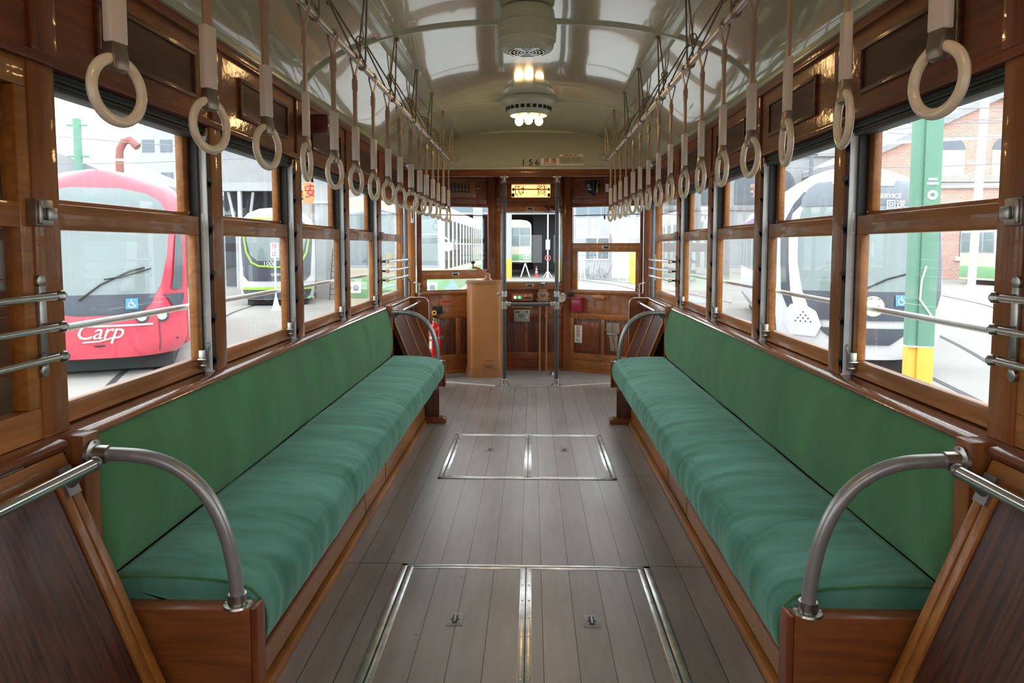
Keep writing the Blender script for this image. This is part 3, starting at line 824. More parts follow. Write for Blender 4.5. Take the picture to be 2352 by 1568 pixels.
# ================================================================== benches
def bench(s, side):
    y0, y1 = 1.73, 5.50
    t = thing('longitudinal_bench', 'long green velvet bench under the %s-hand windows' % side, 'bench', (s * .9, 3.6, 0))
    # seat cushion
    prof = [(1.06, .30), (1.066, .44), (1.04, .453), (.95, .455), (.86, .452), (.78, .446), (.725, .437), (.690, .424), (.667, .404), (.654, .375), (.651, .345), (.655, .31), (.662, .28), (.676, .262), (.70, .262)]
    # densify
    P2 = []
    for i in range(len(prof) - 1):
        for q in range(3):
            f = q / 3; P2.append((prof[i][0] * (1 - f) + prof[i + 1][0] * f, prof[i][1] * (1 - f) + prof[i + 1][1] * f))
    P2.append(prof[-1])
    NY = 300
    m = MB(); rows = []
    for j in range(NY + 1):
        y = y0 + (y1 - y0) * j / NY
        e = min(y - y0, y1 - y); sh = 0
        if e < .05: sh = (1 - math.sqrt(max(0, 1 - ((.05 - e) / .05) ** 2))) * .035
        row = []
        for i, (x, z) in enumerate(P2):
            fr = max(0, 1 - abs(x - .68) / .10) * (1 if z > .3 else .4)
            wr = noise.noise(V((x * 2.2 + s * 9, y * 11, 0))) * .0045 * fr + noise.noise(V((x * 3, y * 3.1, 5 + s))) * .004
            wr += .0030 * fr * math.sin(y * 60 + 4 * noise.noise(V((0, y * 5, s)))) * max(0, noise.noise(V((0, y * 1.3, 7 * s))) + .3)
            zz = z + (wr if z > .40 else 0) - sh * (1 if z > .35 else 0)
            xx = x + (wr * 1.2 if z <= .42 and x < .75 else 0) + sh * (.5 if x < .72 else 0)
            row.append(m.v((s * xx, y, zz)))
        rows.append(row)
    for j in range(NY):
        for i in range(len(P2) - 1): m.face([rows[j][i], rows[j][i + 1], rows[j + 1][i + 1], rows[j + 1][i]])
    m.face(rows[0]); m.face(rows[-1][::-1])
    cu = m.build('seat_cushion', 'velvet_seat', t, ang=60)
    m = MB(); m.tube([(s * (x + (.002 if x < .72 else 0)), y0 + .022, z - .0065 + (.003 if z > .42 else 0)) for x, z in prof[2:-1]], .0038, 8)
    m.build('piping', 'velvet_back', cu)
    # backrest
    bp = [(1.112, .44), (1.072, .44), (1.054, .49), (1.050, .56), (1.056, .64), (1.070, .72), (1.086, .78), (1.098, .806), (1.110, .816), (1.114, .816)]
    B2 = []
    for i in range(len(bp) - 1):
        for q in range(2):
            f = q / 2; B2.append((bp[i][0] * (1 - f) + bp[i + 1][0] * f, bp[i][1] * (1 - f) + bp[i + 1][1] * f))
    B2.append(bp[-1])
    NY = 140; m = MB(); rows = []
    ya, yb = y0 + .01, y1 + .01
    for j in range(NY + 1):
        y = ya + (yb - ya) * j / NY; e = min(y - ya, yb - y); sh = 0
        if e < .045: sh = (1 - math.sqrt(max(0, 1 - ((.045 - e) / .045) ** 2))) * .04
        row = []
        for x, z in B2:
            w_ = noise.noise(V((z * 3, y * 2.4, 3 + s))) * .004
            row.append(m.v((s * min(1.114, x + w_ + sh), y, z)))
        rows.append(row)
    for j in range(NY):
        for i in range(len(B2) - 1): m.face([rows[j][i], rows[j][i + 1], rows[j + 1][i + 1], rows[j + 1][i]])
    m.face(rows[0]); m.face(rows[-1][::-1])
    m.build('backrest', 'velvet_back', t, ang=60)
    # base: kick board, ledge, heater panel
    m = MB(); m.box(s * .732, s * .762, y0 + .02, 5.06, 0, .040); kb = m.build('kick_board', 'wood_orange_y', t, bevel=0.003)
    m = MB(); m.box(s * .752, s * .80, y0, 5.10, .046, .262); bpn = m.build('base_panel', 'wood_orange_y', t, bevel=0.002)
    m = MB(); m.box(s * .7505, s * .756, y0 + .03, 3.22, .052, .130); m.build('cane_grille', 'woven_cane', bpn)
    m = MB(); m.box(s * .744, s * .756, y0 + .03, 3.22, .132, .145); m.build('grille_rail', 'wood_red_y', bpn, bevel=.002)
    for yy in (3.24, 3.70):
        m = MB(); m.box(s * .7508, s * .753, yy, yy + .006, .05, .26); m.build('seam', 'black', bpn)
    m = MB(); m.box(s * .76, s * 1.112, y0 + .05, 5.2, .20, .262); m.build('seat_frame', 'wood_dark_y', t)
    # end panels
    for ye, far in ((1.680, False), (5.505, True)):
        m = MB(); m.box(s * .668, s * 1.112, ye, ye + .05, .20, .402); ep = m.build('end_panel', 'oak_end', t, bevel=.004)
        m = MB(); m.box(s * .650, s * .667, ye - .001, ye + .052, .20, .404); m.build('panel_edge', 'wood_letter_z', ep, bevel=.003)
    for yy in (5.16,):
        m = MB(); m.box(s * .655, s * 1.112, yy, yy + .03, .045, .262); sp = m.build('support_board', 'wood_dark_z', t, bevel=.002)
        m = MB(); m.prism([(s * .605, 0), (s * .60, .03), (s * .625, .044), (s * .76, .044), (s * .76, 0)], yy - .025, yy + .05); m.build('foot', 'wood_red_x', sp, bevel=.003)
    # arm rests at both ends
    for ye, far in ((1.705, False), (5.53, True)):
        mat = 'arm_steel' if not far else 'arm_steel_far'
        pts = [(1.062, .785), (1.00, .785), (.935, .780), (.880, .765), (.832, .738), (.790, .698), (.757, .645), (.733, .58), (.718, .51), (.711, .45), (.709, .405)]
        # catmull smoothing
        Q = []
        for i in range(len(pts) - 1):
            p0 = pts[max(0, i - 1)]; p1 = pts[i]; p2 = pts[i + 1]; p3 = pts[min(len(pts) - 1, i + 2)]
            for q in range(4):
                f = q / 4
                Q.append(tuple(0.5 * ((2 * p1[k]) + (-p0[k] + p2[k]) * f + (2 * p0[k] - 5 * p1[k] + 4 * p2[k] - p3[k]) * f * f + (-p0[k] + 3 * p1[k] - 3 * p2[k] + p3[k]) * f ** 3) for k in (0, 1)))
        Q.append(pts[-1])
        m = MB(); m.tube([(s * x, ye, z) for x, z in Q], .0175, 18)
        ar = m.build('arm_rail', mat, t, ang=60)
        m = MB(); m.box(s * 1.066, s * 1.128, ye - .028, ye + .034, .36, .838); m.build('end_post', 'wood_honey_z', t, bevel=.004)
        m = MB(); m.lathe([(.0175, .030), (.0225, .030), (.0235, .006), (.034, .005), (.036, 0), (.018, 0)], (s * .709, ye, .402), 'z', 22)
        for a in (0, PI): m.lathe([(0, .009), (.004, .008), (.005, .005)], (s * .709 + .029 * math.cos(a), ye + .029 * math.sin(a), .402), 'z', 8)
        m.build('floor_flange', 'worn_steel', ar)
        m = MB(); h = -s
        m.lathe([(.0175, h * .045), (.0225, h * .045), (.0235, h * .012), (.036, h * .008), (.037, 0), (.018, 0)], (s * 1.066, ye, .785), 'x', 22)
        for a in (PI / 2, -PI / 2): m.lathe([(0, h * .012), (.004, h * .011), (.005, h * .008)], (s * 1.066, ye + .030 * math.cos(a), .785 + .030 * math.sin(a)), 'x', 8)
        m.build('wall_flange', 'worn_steel', ar)
    return t
bench(-1, 'left'); bench(1, 'right')

# slanted boards with grab rails at the ends of the benches ---------------------------
def slant_board(s, y0, y1, where, far):
    t = thing('leaning_board', 'dark slanted wooden board with %s grab rail, %s' % ('chrome', where), 'board', (s * 1.0, (y0 + y1) / 2, 0))
    zt, zb = .805, .12
    dx, dz = .40, -1.0
    L = (zt - zb) * math.hypot(.40, 1.0)
    d = V((-s * .40, 0, -1)).normalized(); nrm = V((-s * 1.0, 0, .40)).normalized()
    o = V((s * 1.108, y0, zt))
    # local: x = along y, y = normal, z = up the board (negative downwards)
    M = Matrix(((0, nrm.x, -d.x, o.x), (1, 0, 0, o.y), (0, nrm.z, -d.z, o.z), (0, 0, 0, 1)))
    W = y1 - y0
    ib = 0 if not far else W
    m = MB(M)
    m.box(0, W, -.030, -.010, -L, 0)
    m.build('backing', 'wood_red_z', t)
    m = MB(M); m.box(0, W, -.012, .006, -.062, 0); m.build('top_rail', 'wood_orange_y', t, bevel=.004)
    m = MB(M); m.box(0, W, -.012, .006, -L, -L + .05); m.build('bottom_rail', 'wood_orange_y', t, bevel=.004)
    st = .062
    xs = [0, W - st] if not far else [0, W / 2 - .012, W - .024]
    for i, x in enumerate(xs):
        w_ = st if not far else .024
        m = MB(M); m.box(x, x + w_ * .44, -.012, .006, -L + .05, -.062); m.box(x + w_ * .52, x + w_, -.012, .006, -L + .05, -.062); m.box(x, x + w_, -.012, 0.0, -L + .05, -.062)
        m.build('stile', 'wood_orange_z', t, bevel=.004)
    for a, b in zip(xs[:-1], xs[1:]):
        w_ = st if not far else .024
        m = MB(M); m.box(a + w_, b, -.010, -.003, -L + .05, -.062); m.build('panel', 'oak_slant', t)
    # rail
    ya, yb = .02, W - .03
    m = MB(M); m.tube([(ya, .085, -.055), (yb, .085, -.055)], .0135, 16); r = m.build('grab_rail', 'chrome', t)
    for yy in (ya, yb):
        m = MB(M); m.box(yy - .022, yy + .022, .006, .014, -.105, -.035)
        m.tube([(yy, .01, -.07), (yy, .05, -.062), (yy, .085, -.055)], .012, 10, rad=[.02, .012, .016]); m.ball((yy, .085, -.055), .0175, 14)
        m.build('rail_bracket', 'pewter', r)
    m = MB(M); m.tube([(W * .72, .0, .004), (W * .86, .0, .004)], .005, 8); m.build('hinge', 'worn_steel', t)
    return t
slant_board(-1, .72, 1.655, 'nearest the camera on the left', False)
slant_board(1, .72, 1.655, 'nearest the camera on the right', False)
slant_board(-1, 5.60, 6.54, 'beyond the far end of the left bench', True)
slant_board(1, 5.60, 6.54, 'beyond the far end of the right bench', True)

# ================================================================== floor hatches
def hatch(y0, y1, where):
    x0, x1, xm = -.498, .508, .008
    t = thing('floor_hatch', 'pair of metal-edged floor hatch lids, %s' % where, 'hatch', (0.005, (y0 + y1) / 2, 0))
    m = MB()
    w = .024
    m.box(x0, x0 + w, y0, y1, 0, .0045); m.box(x1 - w, x1, y0, y1, 0, .0045); m.box(x0, x1, y1 - w * .7, y1, 0, .0045); m.box(x0, x1, y0, y0 + w * .7, 0, .0045)
    fr = m.build('outer_frame', 'aluminium_trim', t, bevel=.001)
    for i, (a, b) in enumerate(((x0 + w + .006, xm - .002), (xm + .002, x1 - w - .006))):
        m = MB(); m.box(a, b, y0 + .022, y1 - .022, 0, .0020); ld = m.build('lid', 'floor_boards', t)
        m = MB(); e = .020
        m.box(a, a + e, y0 + .022, y1 - .022, 0, .0038); m.box(b - e, b, y0 + .022, y1 - .022, 0, .0038)
        m.box(a + e, b - e, y1 - .036, y1 - .022, 0, .0038); m.box(a + e, b - e, y0 + .022, y0 + .036, 0, .0038)
        n = 8
        for q in range(n):
            yy = y0 + .05 + (y1 - y0 - .1) * q / (n - 1)
            for xx in (a + e / 2, b - e / 2): m.lathe([(0, .0055), (.0035, .005), (.0045, .0038)], (xx, yy, 0), 'z', 8)
        m.build('edging', 'aluminium_trim', ld, bevel=.0008)
        cx = (a + b) / 2 + (-.005 if i == 0 else -.005); cy = y0 + .62 * (y1 - y0) if y0 > 3 else y0 + .545 * (y1 - y0)
        m = MB(); m.box(cx - .029, cx + .029, cy - .042, cy + .042, .0015, .0042); pl = m.build('handle_plate', 'plate_grey', ld, bevel=.001)
        m = MB()
        m.prism([(cx - .009, cy - .028), (cx + .009, cy - .028), (cx + .009, cy - .008), (cx + .017, cy - .004), (cx + .010, cy + .006), (cx + .009, cy + .028), (cx - .009, cy + .028), (cx - .010, cy + .006), (cx - .017, cy - .004), (cx - .009, cy - .008)], .0040, .0048, axis='z')
        m.build('slot', 'black', pl)
        m = MB(); m.tube([(cx, cy - .024, .0075), (cx, cy + .016, .0085)], .0042, 8); m.build('lift_pin', 'worn_steel', pl)
    # dark joints around the lids
    for a, b in ((x0 + w, x0 + w + .006), (x1 - w - .006, x1 - w), (xm - .002, xm + .002)):
        m = MB(); m.box(a, b, y0 + .017, y1 - .017, 0, .0010); m.build('joint', 'black', t)
hatch(3.893, 4.832, 'in the middle of the aisle')
hatch(1.872, 2.811, 'nearest the camera in the aisle')

# ================================================================== grab poles, crossbar
t = thing('stanchion_frame', 'two dark grey floor-to-ceiling poles joined by a crossbar in the aisle', 'handrail', (0.018, 6.61, 0.003))
def fitting(m, x, z, h, r=.026, knob=0):
    m.lathe([(.018, 0), (r, .003), (r, h - .003), (.018, h)], (x, 6.61, z), 'z', 18)
    if knob: m.tube([(x + knob * .02, 6.61, z + h / 2), (x + knob * .05, 6.61, z + h / 2)], .008, 10); m.ball((x + knob * .056, 6.61, z + h / 2), .013, 10)
for x, k in ((-.226, -1), (.262, 1)):
    m = MB(); m.tube([(x, 6.61, .004), (x, 6.61, 1.945)], .0185, 16); p = m.build('pole', 'pole_grey', t)
    m = MB(); fitting(m, x, .83, .055, knob=k); m.build('clamp', 'nickel', p)
    m = MB(); fitting(m, x, .715, .075); m.tube([(x, 6.61, .76), (x - k * .06, 6.61, .76)], .022, 14); m.build('tee_joint', 'nickel', p)
    m = MB(); m.lathe([(0, .003), (.05, .003), (.05, .008), (.026, .012), (.024, .055), (.0185, .06)], (x, 6.61, 0), 'z', 20); m.build('base_flange', 'nickel', p)
    m = MB(); m.lathe([(.0185, -.055), (.024, -.05), (.025, -.012), (.042, -.006), (.042, 0), (0, 0)], (x, 6.61, 1.945), 'z', 20); m.build('top_flange', 'nickel', p)
m = MB(); m.tube([(-.20, 6.61, .76), (.236, 6.61, .76)], .0165, 16); m.build('crossbar', 'pole_grey', t)

# ================================================================== strap rails and straps
RX, RZ = .68, 2.050
STN = [3.65 + .645 * k for k in range(-4, 5)]
for s, side in ((-1, 'left'), (1, 'right')):
    t = thing('strap_rail', 'long metal rail carrying the hanging straps above the %s bench' % side, 'rail', (s * RX, 3.5, RZ))
    m = MB(); m.tube([(s * RX, .5, RZ), (s * RX, 6.25, RZ)], .0125, 14); m.ball((s * RX, 6.255, RZ), .018, 12); m.build('tube', 'nickel', t)
    for ys_ in STN[:]:
        yv = min(ys_, 6.22)
        m = MB(); r = .0042
        cl = V((s * RX, yv, RZ)); jt = V((s * (RX + .012), yv, RZ + .075)); rc = V((s * (RX + .010), yv, RZ + .108))
        ao = V((s * .814, yv, ceil_z(.814) - .004)); ai = V((s * .655, yv, ceil_z(.655) - .012))
        m.lathe([(.0125, -.009), (.0195, -.009), (.0195, .009), (.0125, .009)], cl, 'y', 16)
        m.torus(rc, .013, .0032, seg=18, ms=8)
        for an, off in ((ao, .014), (ai, -.014)):
            m.tube([cl + V((s * off, 0, .012)), an], r, 6)
            m.tube([jt, an + V((s * (.008 if off > 0 else -.008) * -1, 0, 0))], r, 6)
        m.tube([cl + V((-.010, 0, .012)), jt + V((.006, 0, 0)), rc + V((.012, 0, -.006))], r, 6); m.tube([cl + V((.010, 0, .012)), jt + V((-.006, 0, 0)), rc + V((-.012, 0, -.006))], r, 6)
        for an in (ao, ai): m.lathe([(0, -.014), (.011, -.012), (.012, 0.002)], an, 'z', 10)
        m.build('bracket', 'bracket_rod', t)
    m = MB(); pts = [(s * RX, 6.25, RZ - .01)] + [(s * (RX - .01 - .05 * math.sin(a)), 6.30 + .05 * (1 - math.cos(a)), RZ + .03 - .035 * math.cos(a)) for a in [PI * i / 8 for i in range(9)]]
    m.tube(pts, .003, 6); m.ball(pts[-1], .009, 8); m.build('end_hook', 'bracket_rod', t)

ORD = ['first', 'second', 'third', 'fourth', 'fifth', 'sixth', 'seventh', 'eighth', 'ninth', 'tenth', 'eleventh', 'twelfth', 'thirteenth', 'fourteenth', 'fifteenth', 'last']
def strap_parts():
    """one strap, origin at the rail; returns list of (name, object, children)"""
    r0 = bpy.data.objects.new('hanging_strap', None); COL.objects.link(r0); r0['_local'] = 1; r0.empty_display_size = .03
    # leather loop over rail (V), plus strap and buckle
    m = MB()
    w = .010
    loop = []
    for i in range(9):
        a = PI * i / 8; loop.append((.0145 * math.cos(a), .0145 * math.sin(a)))
    path = [(.0012, -.070), (.0150, -.012)] + loop + [(-.0150, -.012), (-.0012, -.070)]
    th = .0032
    for i in range(len(path) - 1):
        (xa, za), (xb, zb) = path[i], path[i + 1]
        d = V((xb - xa, 0, zb - za)).normalized(); n = V((-d.z, 0, d.x)) * (-th)
        q = [(xa, za), (xb, zb), (xb + n.x, zb + n.z), (xa + n.x, za + n.z)]
        m.prism(q, -w, w)
    m.build('loop', 'leather', r0)
    m = MB(); m.box(-.0038, .0038, -.0125, .0125, -.285, -.066); m.box(-.0065, .0065, -.0135, .0135, -.128, -.085)
    st = m.build('strap', 'leather', r0, bevel=.0006)
    m = MB()
    for z in (-.092, -.118): m.lathe([(0, .006), (.003, .0055), (.0035, .0045)], (0, 0, z), 'x', 8); m.lathe([(0, -.006), (.003, -.0055), (.0035, -.0045)], (0, 0, z), 'x', 8)
    m.build('stud', 'nickel', st)
    m = MB(); m.box(-.009, .009, -.0185, .0185, -.406, -.270); m.build('sleeve', 'sleeve_plastic', r0, bevel=.003)
    m = MB()
    # clip: folded band gripping the ring
    m.prism([(-.008, -.404), (.008, -.404), (.0115, -.425), (.0125, -.437), (.010, -.450), (0, -.4535), (-.010, -.450), (-.0125, -.437), (-.0115, -.425)], -.0155, .0155)
    m.build('clip', 'aged_brass', r0, bevel=.0015)
    m = MB(); F = Matrix.Rotation(PI / 2, 4, 'Z')
    m.torus((0, 0, -.4845), .0525, .0098, frame=F, seg=40, ms=12, sq=.85); m.build('grip_ring', 'ring_plastic', r0)
    return r0
def strap_copy(src, twist):
    r = src.copy(); COL.objects.link(r)
    for ch in list(src.children):
        c = ch.copy(); COL.objects.link(c); c.parent = r
        for g in ch.children:
            d = g.copy(); COL.objects.link(d); d.parent = c
        if ch.name.split('.')[0] in ('sleeve', 'clip', 'grip_ring'): c.rotation_euler = (0, 0, twist)
        elif ch.name.split('.')[0] == 'strap': c.rotation_euler = (0, 0, twist)
    return r
YL = [1.218, 1.569, 1.909, 2.244, 2.563, 2.876, 3.203, 3.525, 3.841, 4.19, 4.518, 4.799, 5.117, 5.405, 5.726, 6.087]
YR = [1.182, 1.529, 1.865, 2.165, 2.483, 2.793, 3.093, 3.403, 3.718, 4.034, 4.342, 4.64, 4.981, 5.297, 5.628, 5.937]
WLr = [.82, .71, .58, .24, .49, .45, .38, .50, .52, .70, .68, .62, .52, .28, .55, .25]
WRr = [.76, .25, .21, .42, .30, .27, .30, .25, .30, .22, .25, .38, .20, .24, .18, .34]
proto = strap_parts()
first = True
for s, YY, WW, side in ((-1, YL, WLr, 'left'), (1, YR, WRr, 'right')):
    for i in range(16):
        k = (RX + (.028 if s < 0 else -.028)) / YY[i]
        Aamp = math.hypot(1, k); phi = math.atan(k)
        th = phi + math.acos(max(-1, min(1, WW[i] / Aamp)))        # ring plane direction from x axis
        tw = -(PI / 2 - th)                                       # relative to the resting plane along the car
        if s > 0: tw = -tw
        o = strap_copy(proto, tw)
        o.location = (s * RX, YY[i], RZ)
        turned = 'ring turned broadside' if WW[i] > .6 else 'ring turned edge-on' if WW[i] < .26 else 'ring half turned'
        pos = 'nearest the camera' if i == 0 else ('farthest from the camera' if i == 15 else '%s from the camera' % ORD[i])
        o['label'] = 'white strap on the %s rail, %s, %s' % (side, pos, turned); o['category'] = 'hanging strap'
        o['group'] = 'hanging straps on the %s rail' % side
for ch in list(proto.children):
    for g in list(ch.children): bpy.data.objects.remove(g)
    bpy.data.objects.remove(ch)
bpy.data.objects.remove(proto)
for o in bpy.data.objects:
    if o.parent is None and o.name.startswith('hanging_strap') and '_local' in o: del o['_local']

# ================================================================== ceiling fan housing and lamp
t = thing('ceiling_fan', 'cream drum-shaped fan housing with round grille on the ceiling', 'fan', (.004, 3.42, 2.39))
o_ = (.004, 3.42, 0)
m = MB(); m.lathe([(0, 2.41), (.112, 2.412), (.126, 2.400), (.131, 2.37), (.132, 2.338), (.141, 2.334), (.141, 2.302), (.137, 2.300), (.137, 2.262), (.128, 2.256), (.125, 2.232), (.116, 2.220), (.09, 2.212), (.086, 2.212)], o_, 'z', 56); m.build('housing', 'fan_paint', t, ang=50)
m = MB()
for r in (.014, .030, .046, .062, .080): m.torus((.004, 3.42, 2.212), r, .0026, frame=Matrix.Rotation(PI / 2, 4, 'X'), seg=40, ms=6)
for i in range(6):
    a = i * PI / 3; m.tube([(.004 + .012 * math.cos(a), 3.42 + .012 * math.sin(a), 2.213), (.004 + .085 * math.cos(a), 3.42 + .085 * math.sin(a), 2.213)], .0018, 6)
m.build('grille', 'chrome', t)
m = MB(); m.lathe([(0, 2.219), (.086, 2.219), (.086, 2.2165), (0, 2.2165)], o_, 'z', 40); m.build('grille_back', 'black', t)
m = MB()
for a in (-2.5, -.64, .9, 2.2): m.ball((.004 + .118 * math.cos(a), 3.42 + .118 * math.sin(a), 2.222), .005, 8)
m.ball((.004, 3.42 - .137, 2.31), .004, 8)
m.build('screws', 'nickel', t)

LY = 5.47
t = thing('ceiling_lamp', 'cream perforated ceiling lamp with three glowing round bulbs', 'lamp', (.003, LY, 2.40))
o_ = (.003, LY, 0)
m = MB(); m.lathe([(0, 2.418), (.205, 2.412), (.212, 2.395), (.205, 2.380), (.185, 2.365), (.172, 2.345), (.165, 2.318), (.158, 2.312), (.150, 2.296), (.138, 2.286), (.132, 2.290), (.130, 2.305), (.06, 2.335), (0, 2.335)], o_, 'z', 56); m.build('shade', 'lamp_paint', t, ang=50)
for i in range(24):
    a = 2 * PI * i / 24
    F = Matrix.Translation((.003, LY, 2.333)) @ Matrix.Rotation(a, 4, 'Z')
    m = MB(F); m.box(.164, .1735, -.014, .014, -.012, .013); m.build('vent_slot', 'black', t, bevel=.001)
for dx, dy, br in ((-.072, .01, 'bulb_lit'), (.0, -.05, 'bulb_lit'), (.078, .01, 'bulb_dim')):
    m = MB(); m.lathe([(0, 2.215), (.012, 2.217), (.024, 2.226), (.031, 2.242), (.030, 2.258), (.022, 2.274), (.014, 2.288)], (.003 + dx, LY + dy, 0), 'z', 20); b_ = m.build('bulb', br, t)
    m = MB(); m.lathe([(.014, 2.288), (.016, 2.292), (.016, 2.33)], (.003 + dx, LY + dy, 0), 'z', 14); m.build('socket', 'aged_brass', b_)
# extra lamp of the same kind, added out of view to light the near end
t2 = thing('ceiling_lamp', 'cream ceiling lamp added out of view to light the rear of the aisle', 'lamp', (.003, 1.30 - .0, 2.40))
t2.location = (.003, .55, 2.40)
m = MB(); m.lathe([(0, 2.418), (.205, 2.412), (.212, 2.395), (.185, 2.365), (.165, 2.318), (.150, 2.296), (.138, 2.286), (.130, 2.305), (0, 2.335)], (.003, .55, 0), 'z', 40); m.build('shade', 'lamp_paint', t2, ang=50)
for dx in (-.07, 0, .07):
    m = MB(); m.ball((.003 + dx, .55, 2.25), .03, 14); m.build('bulb', 'bulb_lit', t2)

# ================================================================== signs on the header
yz = lambda z: 6.66 + 0.33 * (((z - 2.03) / .384) ** 1.6) - .004
def cove_M(x, z):
    d = V((0, yz(z + .02) - yz(z - .02), .04)).normalized()
    return txtM((x, yz(z) - .001, z), (1, 0, 0), d)
o = text('car_number', '1', .088, 'ink_black', cove_M(-.050, 2.075)); n_ = o
tag(o, 'black car number 156 painted on the cream end wall above the doorway', 'number')
for ch, x in (('5', .018), ('6', .078)):
    text('digit', ch, .088, 'ink_black', cove_M(x, 2.075), o)
def plate(name, mat, x0, x1, z0, z1, parent=None):
    m = MB()
    p = [(x0, z0), (x1, z0), (x1, z1), (x0, z1)]
    vs = [m.v((x, yz(z) - .0005, z)) for x, z in p] + [m.v((x, yz(z) + .002, z)) for x, z in p]
    for f in ((0, 1, 2, 3), (7, 6, 5, 4), (0, 4, 5, 1), (1, 5, 6, 2), (2, 6, 7, 3), (3, 7, 4, 0)): m.face([vs[i] for i in f])
    return m.build(name, mat, parent)
t = thing('no_smoking_sticker', 'pale sticker with red no-smoking characters beside the black car number', 'sticker', (.195, 6.67, 2.08))
plate('sheet', 'sticker_cream', .112, .282, 2.050, 2.118, t)
text('kanji', '禁 煙', .054, 'ink_red', cove_M(.197, 2.092), t, xscale=.95)
text('caption', 'NO SMOKING', .017, 'ink_red', cove_M(.197, 2.062), t, spacing=1.15)
t = thing('notice_sticker', 'larger cream notice with small red heading right of the no-smoking sticker', 'sticker', (.39, 6.67, 2.08))
plate('sheet', 'sticker_cream', .284, .505, 2.046, 2.158, t)
text('heading', '危険物持込禁止', .021, 'ink_red', cove_M(.392, 2.145), t)
m = MB()
for i in range(6):
    z = 2.128 - i * .013; m.M = Matrix()
    for xa, xb in ((.296, .385), (.40, .492)):
        vs = [m.v((x, yz(zz) - .001, zz)) for x, zz in ((xa, z), (xb, z), (xb, z + .0035), (xa, z + .0035))]; m.face(vs)
m.build('small_print', 'grey_board', t)

# destination box with lit sign
t = thing('destination_box', 'wooden box with a glowing orange destination sign above the middle front window', 'sign', fp(FC, .395, .05, 1.77))
part(FC, 'housing', 'wood_red_x', [(.085, .705, 0, .10, 1.762, 1.800), (.085, .705, 0, .10, 1.934, 2.008), (.085, .205, 0, .10, 1.80, 1.934), (.603, .705, 0, .10, 1.80, 1.934)], t, .004)
part(FC, 'lit_screen', 'sign_lit', [(.207, .601, .02, .03, 1.803, 1.931)], t, 0)
m = MB(FC); m.tube([(.215, .088, 1.882), (.595, .088, 1.882)], .0065, 8); m.build('roller_bar', 'tan_dark', t)
for a, b in ((.209, .237), (.575, .599)): part(FC, 'roller_end', 'black', [(a, b, .055, .099, 1.806, 1.842), (a + .004, b - .002, .06, .098, 1.868, 1.896)], t, .004)
Mx = txtM(fp(FC, .29, .034, 1.868), (-1, 0, 0), (0, 0, 1))
text('sign_character', '切', .115, 'ink_orange', Mx, t); text('sign_character', '貸', .115, 'ink_orange', txtM(fp(FC, .515, .034, 1.868), (-1, 0, 0), (0, 0, 1)), t)

# vent grille with round-ended slots, upper left
t = thing('vent_plate', 'brown board with a row of upright round-ended vent slots, upper left of front', 'vent', fp(FL, .48, .0, 1.80))
part(FL, 'board', 'wood_honey_x', [(.27, .655, 0, .010, 1.80, 1.975)], t)
for i in range(8):
    u = .318 + i * .0365
    m = MB(FL); pl = []
    for k in range(9): a = PI * k / 8; pl.append((u + .0115 * math.cos(a), 1.930 + .0115 * math.sin(a)))
    for k in range(9): a = PI + PI * k / 8; pl.append((u + .0115 * math.cos(a), 1.852 + .0115 * math.sin(a)))
    m.prism(pl, .0095, .0112); m.build('slot', 'black', t)
m = MB(FL); m.tube([(.31, .0125, 1.876), (.585, .0125, 1.876)], .002, 6); m.build('slide_rod', 'chrome', t)
o = MB(FL); o.tube([(.667, 0, 1.892), (.667, .03, 1.892)], .004, 8); o.ball(fp(Matrix(), .667, .034, 1.892), .008, 10)
tag(o.build('knob', 'chrome', None), 'small white knob right of the slotted vent', 'knob')

# ================================================================== right upper facet: camera, switch box, pull cord
t = thing('security_camera', 'black boxy camera on a bracket above the right front window', 'camera', fp(FR, .3, .06, 1.85))
part(FR, 'body', 'black', [(.235, .335, .02, .10, 1.845, 1.955)], t, .006)
m = MB(FR); m.tube([(.285, .10, 1.905), (.285, .125, 1.902)], .020, 14); m.build('lens', 'pole_grey', t)
m = MB(FR); m.tube([(.25, .09, 1.868), (.305, .11, 1.830), (.35, .10, 1.805)], .012, 10); m.build('arm', 'black', t)
part(FR, 'label_plate', 'label_white', [(.262, .305, .1, .102, 1.862, 1.874)], t, 0)
part(FR, 'bracket', 'worn_steel', [(.345, .36, 0, .07, 1.84, 1.93), (.335, .36, .02, .03, 1.86, 1.95)], t)
o = part(FR, 'switch_box', 'label_white', [(.425, .458, .0, .02, 1.845, 1.925)], None, .003)
tag(o, 'small white switch box right of the black camera', 'switch')
t = thing('pull_cord', 'thin hanging pull cord with a dark red toggle by the right front window', 'cord', (.72, 7.05, 1.55))
xc, yc = .72, 7.0
xc = (1387 - 1221) / 1631 * 7.0 + .028
m = MB(); m.tube([(xc, 7.0, 1.598), (xc, 7.0, 2.012)], .0018, 6); m.build('cord', 'leather', t)
m = MB(); m.lathe([(0, 1.560), (.007, 1.566), (.0095, 1.585), (.006, 1.604), (0, 1.61)], (xc, 7.0, 0), 'z', 12); m.build('toggle', 'sign_red', t)
o = MB(); o.tube([(.205, 7.30, 1.665), (.16, 7.27, 1.70), (.20, 7.28, 1.70)], .012, 8); o.lathe([(0, 1.655), (.055, 1.66), (.062, 1.685), (.045, 1.705), (0, 1.71)], (.265, 7.28, 0), 'z', 20)
tag(o.build('emergency_hood', 'sign_red', None), 'small dark red round fitting hanging at the top of the middle front window', 'fitting')

